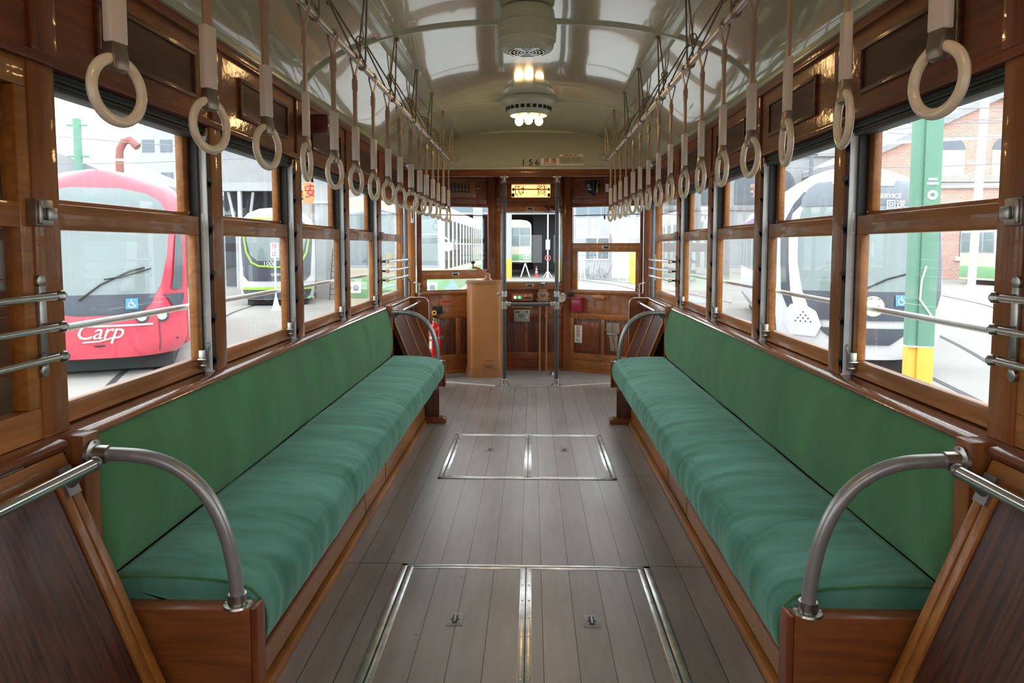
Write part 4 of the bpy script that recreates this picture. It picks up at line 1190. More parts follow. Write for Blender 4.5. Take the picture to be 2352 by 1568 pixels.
# ================================================================== driver's controller
t = thing('controller_cabinet', 'tall tan rounded driver controller cabinet on a stepped base', 'cabinet', (-.44, 7.05, 0.003))
def stad(cx, cy, hw, hd, rc=.10, n=8):
    pl = []
    for qx, qy, a0 in ((1, 1, 0), (-1, 1, PI / 2), (-1, -1, PI), (1, -1, 3 * PI / 2)):
        for k in range(n + 1):
            a = a0 + PI / 2 * k / n
            pl.append((cx + qx * (hw - rc) + rc * math.cos(a), cy + qy * (hd - rc) + rc * math.sin(a)))
    return pl
cxx, cyy = -.437, 7.10
m = MB(); m.prism(stad(cxx, cyy, .183, .13, .11), .10, .935, axis='z'); m.build('case', 'tan_paint', t, ang=30)
m = MB(); m.prism(stad(cxx, cyy, .205, .150, .13), .003, .040, axis='z'); m.prism(stad(cxx, cyy, .195, .142, .12), .040, .075, axis='z'); m.prism(stad(cxx, cyy, .190, .136, .115), .075, .10, axis='z'); m.build('plinth', 'tan_dark', t, ang=30)
m = MB(); m.prism(stad(cxx, cyy, .198, .145, .12), .935, .95, axis='z'); m.prism(stad(cxx, cyy, .188, .136, .12), .95, .962, axis='z'); m.build('top_cap', 'tan_dark', t, ang=30)
m = MB()
for z in (.2, .32, .44, .56, .68, .80, .88): m.ball((cxx - .183, cyy - .06, z), .0045, 8)
for x, z in ((cxx - .03, .905), (cxx + .03, .62), (cxx - .05, .16), (cxx + .09, .17), (cxx + .1, .895)): m.ball((x, cyy - .131, z), .0045, 8)
m.build('rivets', 'tan_dark', t)
m = MB(); bx, bz = cxx + .045, .145
m.box(bx - .045, bx + .045, cyy - .165, cyy - .125, bz - .025, bz + .018); lt = m.build('floor_latch', 'tan_dark', t, bevel=.01, seg=3)
m = MB(); m.tube([(bx - .052, cyy - .14, bz - .03), (bx - .05, cyy - .14, bz + .02), (bx - .035, cyy - .14, bz + .035), (bx + .04, cyy - .14, bz + .035)], .004, 8); m.build('hook', 'tan_paint', lt)
# raised three-diamond casting mark on the case, as on the cabinet
m = MB(); ex, ez = cxx + .048, .80
def rh(cx, cz, a, L=.020, wd=.009):
    ca, sa = math.cos(a), math.sin(a)
    P = [(0, 0), (L / 2, wd / 2), (L, 0), (L / 2, -wd / 2)]
    return [(cx + x * ca - z * sa, cz + x * sa + z * ca) for x, z in P]
for a in (PI / 2, PI / 2 + 2 * PI / 3, PI / 2 - 2 * PI / 3): m.prism(rh(ex, ez, a), cyy - .1325, cyy - .129)
m.build('casting_mark', 'tan_dark', t)
# crank handle
m = MB(); hx, hy = cxx + .025, cyy - .02
m.lathe([(.045, .962), (.045, .975), (.032, .985), (.028, 1.02), (.02, 1.035), (0, 1.038)], (hx, hy, 0), 'z', 20)
m.tube([(hx + .0, hy, 1.015), (hx - .04, hy, 1.03), (hx - .08, hy, 1.075), (hx - .12, hy, 1.09), (hx - .15, hy, 1.088)], .012, 10, rad=[.022, .018, .013, .012, .013])
h = m.build('crank_handle', 'tan_dark', t)
m = MB(); m.lathe([(.010, 1.085), (.010, 1.125), (.007, 1.13)], (hx - .145, hy, 0), 'z', 12); m.build('handle_stem', 'aged_brass', h)
m = MB(); m.ball((hx - .145, hy, 1.142), .022, 14, sc=(1, 1, .75)); m.build('handle_knob', 'black', h)

# ================================================================== brake valve, gauge, panels on centre facet
t = thing('brake_valve', 'brown cast brake valve with a small star wheel and two floor pipes', 'valve', fp(FC, .53, .05, .004))
m = MB(FC); m.box(.475, .585, .01, .085, .725, .835); m.box(.485, .575, .012, .08, .835, .858)
m.build('valve_body', 'tan_dark', t, bevel=.012, seg=3)
m = MB(FC)
for z in (.815, .755): m.lathe([(0, .014), (.018, .013), (.02, .006), (.03, .004), (.03, 0)], (.53, .085, z), 'y', 16)
for u, z in ((.592, .80), (.592, .765), (.468, .75), (.60, .74)): m.ball((u, .05, z), .013, 10)
m.build('bosses', 'aged_brass', t)
m = MB(FC); m.tube([(.53, .045, .858), (.53, .045, .905)], .012, 10); m.lathe([(.012, .905), (.03, .91), (.03, .918), (.015, .925), (0, .925)], (.53, .045, 0), 'z', 12)
for k in range(6): a = k * PI / 3; m.tube([(.53, .045, .913), (.53 + .042 * math.cos(a), .045 + .042 * math.sin(a), .915)], .007, 6)
m.build('star_wheel', 'pole_grey', t)
for u, z1 in ((.497, .73), (.566, .73)):
    m = MB(FC); m.tube([(u, .05, .004), (u, .05, z1)], .0125, 12); m.lathe([(.0125, 0), (.017, .003), (.017, .05), (.0125, .053)], (u, .05, .56 if u > .52 else .70), 'z', 12); m.build('pipe', 'tan_dark', t)
m = MB(FC); m.tube([(.566, .05, .62), (.61, .05, .62), (.63, .05, .63)], .008, 8); m.tube([(.61, .035, .62), (.61, .065, .62)], .014, 8); m.build('drain_cock', 'aged_brass', t)

t = thing('pressure_gauge', 'round cream-faced pressure gauge right of the grey pole', 'gauge', fp(FR, .03, .03, .70))
m = MB(FC); m.lathe([(0, .0), (.048, .0), (.052, .012), (.052, .045), (.046, .05), (.043, .046)], (.725, .012, .768), 'y', 28); m.build('case', 'aged_brass', t)
m = MB(FC); m.lathe([(0, .044), (.044, .044)], (.725, .012, .768), 'y', 28); m.build('dial', 'dial_face', t)
m = MB(FC)
for k in range(11):
    a = -.7 + k * (PI + 1.4) / 10; m.tube([(.725 + .036 * math.cos(a), .0565, .768 + .036 * math.sin(a)), (.725 + .041 * math.cos(a), .0565, .768 + .041 * math.sin(a))], .0008, 4)
m.tube([(.733, .057, .752), (.716, .057, .796)], .0014, 4)
m.build('needle', 'ink_black', t)
part(FC, 'backplate', 'tan_dark', [(.665, .772, 0, .012, .665, .80)], t)
m = MB(FC); m.tube([(.72, .03, .725), (.722, .03, .69), (.71, .03, .64), (.70, .03, .60)], .005, 8); m.build('tube', 'tan_paint', t)

t = thing('control_panel', 'tan switch panel with green and white lamps under the middle front window', 'panel', fp(FC, .32, .05, .73))
part(FC, 'housing', 'tan_dark', [(.205, .425, .0, .07, .742, .812)], t, .004)
for u, mt in ((.243, 'led_white'), (.288, 'led_green')):
    m = MB(FC); m.lathe([(0, .016), (.012, .013), (.015, 0)], (u, .07, .775), 'y', 14); b_ = m.build('indicator_lamp', mt, t)
    part(FC, 'nameplate', 'pole_grey', [(u - .014, u + .014, .07, .073, .750, .757)], b_, 0)
part(FC, 'switch', 'black', [(.345, .372, .07, .085, .765, .785)], t, .002); part(FC, 'switch', 'black', [(.382, .405, .07, .082, .764, .78)], t, .002)
m = MB(FC); m.ball((.352, .085, .79), .006, 8); m.build('switch_lamp', 'led_red', t)
part(FC, 'shelf', 'tan_dark', [(.205, .425, 0, .075, .665, .68)], t, .002)
t = thing('fare_display', 'small grey metal box with a black digital readout under the switch panel', 'meter', fp(FC, .315, .05, .53))
part(FC, 'case', 'meter_grey', [(.232, .396, .0, .09, .522, .650)], t, .006)
part(FC, 'readout', 'ink_black', [(.28, .334, .09, .092, .575, .600)], t, 0)
m = MB(FC)
for i in range(4): m.box(.284 + i * .012, .292 + i * .012, .092, .0925, .58, .595)
m.build('digits', 'meter_grey', t)
m = MB(FC)
for u, z in ((.255, .625), (.28, .625), (.365, .628)): m.lathe([(0, .012), (.009, .012), (.010, 0)], (u, .09, z), 'y', 12)
m.build('knobs', 'black', t)
m = MB(FC); m.lathe([(0, .006), (.012, .005), (.013, 0)], (.368, .09, .57), 'y', 12); m.build('button', 'chrome', t)

# ================================================================== right dado objects
t = thing('ticket_box', 'crimson red box hanging on the right front wall', 'box', fp(FR, .15, .05, .635))
part(FR, 'case', 'box_crimson', [(.085, .185, .008, .085, .635, .760)], t, .004)
part(FR, 'lid', 'box_crimson', [(.082, .19, .008, .095, .762, .778)], t, .003)
o = part(FR, 'socket', 'black', [(.03, .072, .002, .03, .785, .83)], None, .004)
tag(o, 'small black two-pin socket left above the crimson box', 'socket')
t = thing('hanging_plate', 'white enamel plate with red Japanese characters hanging on the right front panel', 'sign', fp(FR, .14, .01, .30))
part(FR, 'plate', 'label_white', [(.094, .180, .008, .011, .305, .488)], t, .001)
nR = (FR.to_3x3() @ V((1, 0, 0)))
for i, ch in enumerate('起動禁'):
    text('character', ch, .042, 'ink_red', txtM(fp(FR, .137, .0118, .462 - .041 * i), nR, (0, 0, 1)), t)
text('character', 'No.', .03, 'ink_black', txtM(fp(FR, .137, .0118, .335), nR, (0, 0, 1)), t)
m = MB(FR); m.tube([(.137, .012, .48), (.110, .012, .61)], .001, 4); m.tube([(.137, .012, .48), (.165, .012, .61)], .001, 4); m.build('hanging_wire', 'worn_steel', t)
t = thing('wall_bracket_box', 'narrow tan metal box with a small hook under the right front window', 'box', fp(FR, .38, .03, .77))
part(FR, 'case', 'tan_paint', [(.30, .425, .008, .06, .770, .808)], t, .004)
part(FR, 'backplate', 'tan_dark', [(.425, .462, .005, .015, .772, .806)], t, .002)
m = MB(FR); m.tube([(.38, .05, .808), (.372, .05, .825), (.36, .05, .838)], .0025, 6); m.build('hook', 'chrome', t)
t = thing('folding_seat', 'folded grey wooden driver stool hanging on the right front panel', 'stool', fp(FR, .55, .06, .25))
part(FR, 'seat_half', 'grey_board', [(.468, .528, .01, .07, .43, .535)], t, .004); part(FR, 'seat_half', 'grey_board', [(.531, .590, .01, .07, .43, .535)], t, .004)
part(FR, 'hinge_strap', 'worn_steel', [(.475, .585, .02, .072, .415, .43)], t, .003)
m = MB(FR); m.prism([(.485, .415), (.575, .415), (.565, .25), (.51, .25)], .02, .05); m.build('leg_board', 'grey_board', t, bevel=.003)
m = MB(FR); m.tube([(.53, .055, .415), (.568, .055, .235)], .004, 6); m.build('brace', 'worn_steel', t)
m = MB(FR); m.tube([(.40, .03, .465), (.468, .03, .465)], .006, 8); m.build('peg', 'tan_paint', t)

# window catches at the corner posts
for s, side in ((-1, 'left'), (1, 'right')):
    t = thing('door_hook', 'dangling nickel chain and hook at the %s front corner post' % side, 'hook', (s * 1.075, 6.93, .80))
    m = MB()
    for i in range(6): m.torus((s * (1.07 + .004 * (i % 2)), 6.93, .93 - i * .022), .011, .003, frame=Matrix.Rotation(PI / 2 * (i % 2), 4, 'Z'), seg=14, ms=6)
    m.build('chain', 'nickel', t)
    m = MB(); m.tube([(s * 1.08, 6.95, .78), (s * 1.08, 6.95, .93), (s * 1.11, 6.95, .945), (s * 1.13, 6.97, .945)], .007, 8); m.build('hook_bar', 'nickel', t)

# small label plate on the left facet
o = part(FL, 'maker_plate', 'tan_paint', [(.265, .375, 0, .004, .698, .760)], None, .001); tag(o, 'small tan metal maker plate on the left front wall', 'plate')
part(FL, 'red_band', 'ink_red', [(.272, .368, .004, .0045, .735, .752)], o, 0)

# fire extinguisher
t = thing('fire_extinguisher', 'red fire extinguisher standing by the left front wall', 'extinguisher', (-.925, 6.93, .01))
ex, ey = -.925, 6.93
m = MB(); m.lathe([(0, .012), (.052, .012), (.060, .02), (.060, .485), (.055, .515), (.038, .540), (.022, .550), (.02, .56), (0, .56)], (ex, ey, 0), 'z', 28); m.build('cylinder', 'extinguisher_red', t)
m = MB(); m.lathe([(.022, .55), (.024, .575), (.018, .58), (.018, .60), (0, .60)], (ex, ey, 0), 'z', 18); m.lathe([(0, -.018), (.014, -.017), (.014, 0)], (ex - .02, ey - .01, .585), 'y', 12); m.build('neck', 'chrome', t)
m = MB(); m.tube([(ex, ey, .60), (ex + .03, ey, .615), (ex + .10, ey, .665)], .006, 8); m.tube([(ex, ey, .595), (ex + .04, ey, .595), (ex + .11, ey, .575)], .005, 8); m.box(ex - .012, ex + .014, ey - .012, ey + .012, .598, .632); m.build('lever', 'black', t)
m = MB(); m.torus((ex, ey - .02, .652), .018, .006, seg=20, ms=8); m.build('safety_pin', 'yellow', t)
m = MB(); m.tube([(ex - .055, ey - .02, .58), (ex - .075, ey - .02, .52), (ex - .07, ey - .02, .35)], .009, 8); m.build('hose', 'black', t)
m = MB(); m.lathe([(.0612, .40), (.0625, .40), (.0625, .42), (.0612, .42)], (ex, ey, 0), 'z', 28); m.box(ex + .045, ex + .085, ey - .03, ey - .015, .395, .43); m.build('strap_band', 'nickel', t)
def cylpatch(name, cx, cy, r, z0, z1, a0, a1, mat, parent):
    m = MB(); m.grid(lambda u, v: (cx + r * math.cos(a0 + (a1 - a0) * u), cy + r * math.sin(a0 + (a1 - a0) * u), z0 + (z1 - z0) * v), 10, 1); return m.build(name, mat, parent)
cylpatch('label', ex, ey, .0607, .30, .375, -2.6, -1.9, 'label_white', t)
o = part(FL, 'extinguisher_bracket', 'black', [(.18, .28, .004, .02, .62, .70)], None, .003); tag(o, 'black mounting plate on the wall behind the fire extinguisher', 'bracket')

# red projecting box near the left windows
t = thing('projecting_sign', 'dark red box sign jutting from the wall above the left windows', 'sign', (-1.08, 3.74, 1.875))
m = MB(); m.box(-1.150, -1.015, 3.66, 3.72, 1.878, 1.968); m.build('box', 'sign_red', t, bevel=.003)
m = MB(); m.box(-1.150, -1.02, 3.655, 3.725, 1.968, 1.974); m.build('cap', 'sign_red', t, bevel=.001)

# rotary pedal on floor
o = MB(); o.lathe([(0, .04), (.03, .038), (.036, .02), (.04, .004), (0, .004)], (.26, 7.12, 0), 'z', 18)
tag(o.build('foot_pedal', 'worn_steel', None), 'round worn steel foot pedal on the platform floor', 'pedal')
# lock plate on the left corner post, open door leaves
o = MB(); o.box(-1.160, -1.128, 6.982, 6.988, 1.53, 1.70); o = o.build('lock_plate', 'label_white', None, bevel=.001)
tag(o, 'white lock plate with a black slot on the orange left corner post', 'plate')
m = MB(); m.box(-1.149, -1.139, 6.980, 6.983, 1.575, 1.655); m.build('slot', 'black', o)
for n, s in ((1, -1), (2, 1)):
    d = sempty('door_%d' % n)
    m = MB(); m.box(s * 1.175, s * 1.205, 6.86, 6.90, 0.0, 1.737); m.build('door_edge', 'pole_grey', d, bevel=.003)
    m = MB(); m.box(s * 1.21, s * 1.24, 6.58, 6.62, 0.0, 1.737); m.build('door_track', 'frame_cream', d, bevel=.003)
    m = MB(); m.tube([(s * 1.165, 6.86, .80), (s * 1.15, 6.86, .84), (s * 1.15, 6.86, .95), (s * 1.165, 6.86, .99)], .008, 8); m.build('door_handle', 'black', d)
#OUTSIDE
# ================================================================== the depot yard outside
G = -0.75
m = MB(); m.box(-90, 90, -60, 130, G - .2, G); struct(m.build('ground', 'yard_concrete'))
def ribbon(name, pts, w, mat, z=.004):
    m = MB(); n = len(pts); L_ = []; 
    P = [V((p[0], p[1], G + z)) for p in pts]
    # resample
    Q = []
    for i in range(n - 1):
        p0, p1, p2, p3 = P[max(0, i - 1)], P[i], P[i + 1], P[min(n - 1, i + 2)]
        for q in range(6):
            f = q / 6; Q.append(0.5 * ((2 * p1) + (-p0 + p2) * f + (2 * p0 - 5 * p1 + 4 * p2 - p3) * f * f + (-p0 + 3 * p1 - 3 * p2 + p3) * f ** 3))
    Q.append(P[-1])
    prev = None
    for i, p in enumerate(Q):
        t = (Q[min(i + 1, len(Q) - 1)] - Q[max(i - 1, 0)]).normalized(); s = V((t.y, -t.x, 0)) * w / 2
        cur = [m.v(p - s), m.v(p + s), m.v(p + s - V((0, 0, .02))), m.v(p - s - V((0, 0, .02)))]
        if prev:
            for k in range(4): m.face([prev[k], prev[(k + 1) % 4], cur[(k + 1) % 4], cur[k]])
        prev = cur
    return struct(m.build(name, mat))
RAILS = [
    [(-3.6, 4.0), (-5.4, 8.3), (-6.6, 11.2), (-7.1, 13.0)],
    [(-3.0, 5.5), (-5.2, 9.6), (-6.6, 12.4), (-7.6, 15.5)],
    [(-7.0, 15.0), (-8.0, 17.5), (-9.2, 21.5), (-9.7, 25.0)],
    [(5.0, 5.8), (5.83, 8.9), (6.2, 10.7), (6.6, 13)],
    [(5.7, 6.6), (7.97, 12.3), (9.44, 16.6), (11.6, 24)],
    [(12, 18), (15.5, 24.1), (17.5, 31.2), (20, 40)],
    [(2.2, 46), (4.3, 39), (5.0, 33), (5.6, 26)],
    [(3.6, 46), (5.7, 39), (6.6, 33), (7.3, 26)],
]
k = 40
for pts in RAILS:
    ribbon('trim_%d' % k, pts, .10, 'track_groove', .006); k += 1
ribbon('trim_%d' % k, [(2.8, 46), (4.9, 39.5), (5.7, 33), (6.4, 26)], 1.0, 'track_strip', .003); k += 1
def slab(name, pts, mat, z=.003):
    m = MB(); m.prism([(x, y) for x, y in pts], G - .02, G + z, axis='z'); return struct(m.build(name, mat))
slab('trim_60', [(-4.0, 5.5), (-5.6, 7.4), (-7.6, 8.9), (-7.9, 8.5), (-5.7, 6.8), (-4.1, 5.1)], 'pole_yellow', .005)
slab('trim_61', [(4.3, 8.6), (5.9, 8.0), (6.2, 8.3), (4.5, 9.0)], 'pole_yellow', .005)
slab('trim_62', [(5.9, 7.6), (8.0, 8.8), (7.7, 9.1), (5.8, 8.0)], 'pole_yellow', .005)

class Tram:
    """modern rounded tram front: rows (z, half width) from the ground up, depth function of the nose"""
    def __init__(self, name, label, c, head, rows, L, nose, mat):
        self.t = thing(name, label, 'tram', (c[0], c[1], G))
        self.M = Matrix.Translation((c[0], c[1], G)) @ Matrix.Rotation(head, 4, 'Z')
        self.rows = rows; self.nose = nose; self.L = L
        m = MB(self.M); g = []
        NU = 24
        for z, w in rows:
            row = [m.v((-w, L, z))]
            for i in range(NU + 1):
                u = -1 + 2 * i / NU; u = math.sin(u * PI / 2)
                row.append(m.v((w * u, nose(u, z), z)))
            row.append(m.v((w, L, z))); g.append(row)
        for a, b in zip(g[:-1], g[1:]):
            for i in range(len(a) - 1): m.face([a[i], a[i + 1], b[i + 1], b[i]])
        self.body = m.build('body', mat, self.t, ang=70)
    def w_at(self, z):
        r = self.rows
        for (z0, w0), (z1, w1) in zip(r[:-1], r[1:]):
            if z0 <= z <= z1: return w0 + (w1 - w0) * (z - z0) / max(1e-6, z1 - z0)
        return r[0][1]
    def patch(self, name, rows, mat, off=.02, nu=14, sub=3, parent=None):
        """rows: (z, xl, xr) on the nose"""
        R = []
        for (a, b) in zip(rows[:-1], rows[1:]):
            for q in range(sub):
                f = q / sub; R.append(tuple(a[k] * (1 - f) + b[k] * f for k in range(3)))
        R.append(rows[-1])
        m = MB(self.M); g = []
        for z, xl, xr in R:
            w = self.w_at(z); row = []
            for i in range(nu + 1):
                x = xl + (xr - xl) * i / nu
                row.append(m.v((x, self.nose(max(-1, min(1, x / w)), z) - off, z)))
            g.append(row)
        for a, b in zip(g[:-1], g[1:]):
            for i in range(nu): m.face([a[i], a[i + 1], b[i + 1], b[i]])
        # give the patch a rim back to the body
        return m.build(name, mat, parent or self.t, ang=70)
    def side(self, name, s, y0, y1, z0, z1, mat, off=.012):
        w = max(self.w_at(z0), self.w_at(z1))
        m = MB(self.M); m.box(s * (w - .02), s * (w + off), y0, y1, z0, z1); return m.build(name, mat, self.t)
    def txt(self, name, s, x, z, size, mat, off=.03, **kw):
        w = self.w_at(z); y = self.nose(max(-1, min(1, x / w)), z) - off
        R3 = self.M.to_3x3()
        e = .05
        y2 = self.nose(max(-1, min(1, (x + e) / w)), z) - off
        z2 = self.nose(max(-1, min(1, x / w)), z + e) - off
        return text(name, s, size, mat, txtM(self.M @ V((x, y, z)), R3 @ V((e, y2 - y, 0)), R3 @ V((0, 0, 1))), self.t, ext=.004, **kw)
    def disc(self, name, x, z, r, mat, off=.03):
        m = MB(self.M); w = self.w_at(z); y = self.nose(max(-1, min(1, x / w)), z)
        m.lathe([(0, -off), (r * .9, -off), (r, -off * .5), (r, 0.03)], (x, y, z), 'y', 24); return m.build(name, mat, self.t)
    def bar(self, name, pts, r, mat, off=.05):
        P = []
        for x, z in pts:
            w = self.w_at(z); P.append(V((x, self.nose(max(-1, min(1, x / w)), z) - off, z)))
        m = MB(self.M); m.tube(P, r, 6); return m.build(name, mat, self.t)

def wheelchair(T, x, z, s, off=.032):
    p = T.patch('wheelchair_sign', [(z - s / 2, x - s / 2, x + s / 2), (z + s / 2, x - s / 2, x + s / 2)], 'wheelchair_blue', off=off, nu=3, sub=1)
    w = T.w_at(z); y = T.nose(max(-1, min(1, x / w)), z) - off - .013
    q = s / 2
    m = MB(T.M)
    m.tube([(x + q * (-.05) + q * .5 * math.cos(a), y, z - q * .22 + q * .5 * math.sin(a)) for a in [math.radians(d) for d in range(100, 381, 20)]], s * .045, 6)
    m.ball((x - q * .05, y, z + q * .72), s * .07, 8)
    m.tube([(x - q * .05, y, z + q * .5), (x - q * .02, y, z - q * .05), (x + q * .4, y, z - q * .08), (x + q * .6, y, z - q * .6)], s * .05, 6)
    m.tube([(x - q * .03, y, z + q * .2), (x + q * .3, y, z + q * .18)], s * .04, 6)
    m.build('symbol', 'lettering_white', p)

# ---- red tram on the left
red = Tram('red_tram', 'bright red low-floor tram with white script lettering, outside the left windows', (-6.70, 10.80), math.radians(24.0),
           [(.30, 1.05), (.38, 1.16), (.55, 1.21), (.9, 1.225), (2.3, 1.225), (2.75, 1.19), (3.0, 1.08), (3.15, .88), (3.24, .6), (3.28, .3), (3.285, 0)], 9.0,
           lambda u, z: .55 * abs(u) ** 3.2 + .10 * max(0, z - 1.0) ** 1.3 + (.9 * max(0, z - 2.75) ** 2) + .12 * max(0, .6 - z), 'tram_red')
red.patch('windscreen', [(1.30, -.80, .80), (1.45, -.86, .88), (1.9, -.93, .97), (2.3, -.95, 1.0), (2.6, -.93, .98), (2.78, -.86, .90), (2.9, -.68, .70), (2.97, -.35, .35)], 'windscreen', nu=20)
red.patch('front_panel', [(.98, -.30, .30), (1.03, -.62, .60), (1.14, -.76, .74), (1.30, -.80, .80)], 'tram_charcoal')
red.patch('upper_seam', [(2.30, -.95, 1.0), (2.335, -.95, 1.0)], 'tram_silver', off=.03)
red.bar('wiper_arm', [(-.25, 1.22), (.05, 1.46), (.45, 1.66), (.66, 1.72)], .016, 'black'); red.bar('wiper_blade', [(.10, 1.54), (.35, 1.58), (.75, 1.70)], .012, 'black', .06)
red.patch('side_glass', [(1.35, 1.03, 1.17), (1.6, 1.06, 1.19), (2.25, 1.10, 1.20)], 'dark_glass', nu=4)
red.patch('corner_lamp', [(.98, 1.08, 1.13), (1.2, .98, 1.20), (1.28, .92, 1.20)], 'tram_charcoal', nu=4)
for x in (.60, .88): red.disc('headlamp', x, .94, .105, 'tram_charcoal', .035); red.disc('headlamp_lens', x, .94, .075, 'steel_white', .05)
wheelchair(red, .47, 1.15, .17)
red.txt('script_lettering', 'Carp', .0, .72, .34, 'lettering_white', shear=.35, spacing=.95)
red.bar('script_tail', [(-.22, .57), (.0, .58), (.24, .64)], .012, 'lettering_white', .035)
red.bar('bumper_seam', [(-1.1, .52), (0, .50), (1.1, .54)], .012, 'tram_under', .02); red.bar('panel_seam', [(.84, .85), (.85, .5), (.83, .36)], .006, 'tram_charcoal', .02)
red.patch('bumper_top', [(.80, -.9, .75), (.83, -.9, .75)], 'pale_pink', off=.022)
red.side('window_band', 1, 1.7, 8.8, 1.35, 2.45, 'dark_glass'); red.side('door', 1, .95, 2.1, .45, 2.5, 'dark_glass', .02)
for y in (.9, 2.12, 4.2, 6.4): red.side('door_pillar', 1, y, y + .07, .4, 2.5, 'tram_red', .03)
red.side('white_panel', 1, 2.3, 3.6, .75, 1.15, 'lettering_white', .02)
m = MB(red.M); m.box(-1.0, 1.0, .5, 8.9, .05, .34); m.build('undercarriage', 'tram_under', red.t)
m = MB(red.M); m.ball((1.20, .75, 2.66), .07, 10, sc=(1.2, .8, 1)); m.build('side_camera', 'tram_red', red.t)

# ---- dark green-striped tram
gt = Tram('grey_tram', 'dark grey tram with lime green outline and number 1008, behind the red tram', (-8.78, 24.3), math.radians(16), 
          [(.22, 1.1), (.3, 1.2), (.9, 1.24), (2.4, 1.24), (3.0, 1.15), (3.22, .95), (3.38, .6), (3.42, 0)], 9.0,
          lambda u, z: .45 * abs(u) ** 3 + .10 * max(0, z - 1.1) ** 1.3 + .8 * max(0, z - 2.9) ** 2, 'tram_white')
gt.patch('dark_mask', [(.86, -.95, .95), (1.05, -1.12, 1.12), (2.3, -1.2, 1.2), (2.75, -1.1, 1.1), (2.95, -.85, .85)], 'tram_charcoal')
gt.patch('windscreen', [(1.55, -.62, .62), (1.75, -.85, .85), (2.3, -1.0, 1.0), (2.75, -1.0, 1.0), (2.88, -.75, .75)], 'windscreen', off=.035)
gt.bar('lime_outline', [(-1.08, 2.8), (-1.07, 2.3), (-1.0, 1.85), (-.82, 1.5), (-.6, 1.38), (0, 1.33), (.6, 1.38), (.82, 1.5), (1.0, 1.85), (1.07, 2.3), (1.08, 2.8)], .035, 'lime', .03)
gt.patch('lime_band', [(.56, -1.16, 1.16), (.64, -1.18, 1.18)], 'lime', off=.03); gt.patch('dark_skirt', [(.24, -1.05, 1.05), (.55, -1.15, 1.15)], 'tram_charcoal', off=.025)
gt.patch('roof_stripe', [(2.99, -.85, .85), (3.03, -.8, .8)], 'lime', off=.03)
gt.txt('fleet_number', '1008', -.22, 1.45, .22, 'lettering_white', off=.06)
gt.txt('line_name', 'GREEN MOVER  LEX', .35, 1.08, .12, 'lettering_white', off=.06)
gt.bar('wiper', [(.1, 2.5), (.45, 2.0), (.6, 1.8)], .02, 'black', .06)
m = MB(gt.M); m.box(-1.0, 1.0, .4, 8.9, .03, .25); m.build('undercarriage', 'tram_under', gt.t)

# ---- white tram on the right
wt = Tram('white_tram', 'white futuristic tram with black oval nose, outside the right windows', (5.22, 11.15), math.radians(-13.5),
          [(.28, .95), (.36, 1.12), (.6, 1.2), (.9, 1.225), (2.4, 1.225), (2.8, 1.17), (3.08, .98), (3.25, .7), (3.36, .4), (3.38, 0)], 13.0,
          lambda u, z: .55 * abs(u) ** 2.6 + .14 * max(0, z - 1.0) ** 1.4 + .9 * max(0, z - 2.8) ** 2 + .15 * max(0, .6 - z), 'tram_white')
wt.patch('outer_mask', [(1.05, -1.10, 1.10), (1.3, -1.19, 1.19), (1.8, -1.205, 1.205), (2.35, -1.205, 1.205), (2.75, -1.02, 1.02), (2.95, -.86, .86)], 'tram_charcoal', off=.015, nu=22)
wt.patch('white_arc', [(.95, -.98, .98), (1.3, -1.06, 1.06), (1.8, -1.09, 1.09), (2.3, -1.09, 1.09), (2.6, -1.03, 1.03), (2.85, -.80, .80)], 'tram_white', off=.030, nu=22)
wt.patch('nose_mask', [(.52, -.36, .36), (.70, -.60, .60), (.78, -.66, .66)], 'tram_charcoal', off=.04)
wt.patch('dark_nose', [(.90, -.72, .72), (1.0, -.78, .78), (1.35, -.90, .90)], 'tram_charcoal', off=.045)
wt.patch('windscreen', [(1.35, -.90, .90), (1.8, -.965, .965), (2.35, -.96, .96), (2.6, -.92, .92), (2.84, -.80, .80)], 'windscreen', off=.045, nu=18)
wt.patch('visor', [(2.70, -.92, .92), (2.84, -.90, .90), (3.0, -.80, .80), (3.10, -.66, .66)], 'tram_grey', off=.055, nu=18)
wt.patch('roof_cap', [(3.0, -.42, .42), (3.14, -.50, .50), (3.3, -.40, .40)], 'tram_white', off=.065, nu=10)
for sx in (-1, 1): wt.patch('lamp_cover', [(.62, sx * .70, sx * 1.05), (.80, sx * .62, sx * 1.14), (1.02, sx * .70, sx * 1.12), (1.12, sx * .85, sx * 1.05)], 'tram_white', off=.05)
m = MB(wt.M)
for sx in (-1, 1):
    for r_, n_ in ((1.0, 1), (.95, 2), (.90, 3), (.85, 4)):
        for i in range(n_):
            x = sx * .88 + (i - (n_ - 1) / 2) * .07; w_ = wt.w_at(r_); m.ball((x, wt.nose(max(-1, min(1, x / w_)), r_) - .055, r_), .013, 6)
m.build('lamp_dots', 'black', wt.t)
wt.disc('emblem', .10, 1.12, .165, 'emblem_cream', .06); wt.disc('emblem_centre', .10, 1.12, .125, 'lettering_white', .07)
m = MB(wt.M); y = wt.nose(.08, 1.12) - .075
m.tube([(.02, y, 1.10), (.18, y, 1.10)], .012, 6); m.tube([(.03, y, 1.14), (.03, y, 1.07)], .012, 6); m.tube([(.17, y, 1.14), (.17, y, 1.07)], .012, 6)
m.build('emblem_mark', 'tram_charcoal', wt.t)
wt.txt('emblem_text', 'ジンビールド', .10, 1.245, .05, 'tram_charcoal', off=.085)
wheelchair(wt, .50, 1.22, .17, .07)
wt.txt('destination_sign', 'SERVICE', .33, 2.83, .10, 'lettering_white', off=.15, spacing=.95)
wt.txt('destination_sign', '回送', .42, 2.69, .15, 'lettering_white', off=.12)
wt.bar('wiper_arm', [(-.05, 1.38), (.3, 1.55), (.72, 1.66)], .014, 'black', .07)
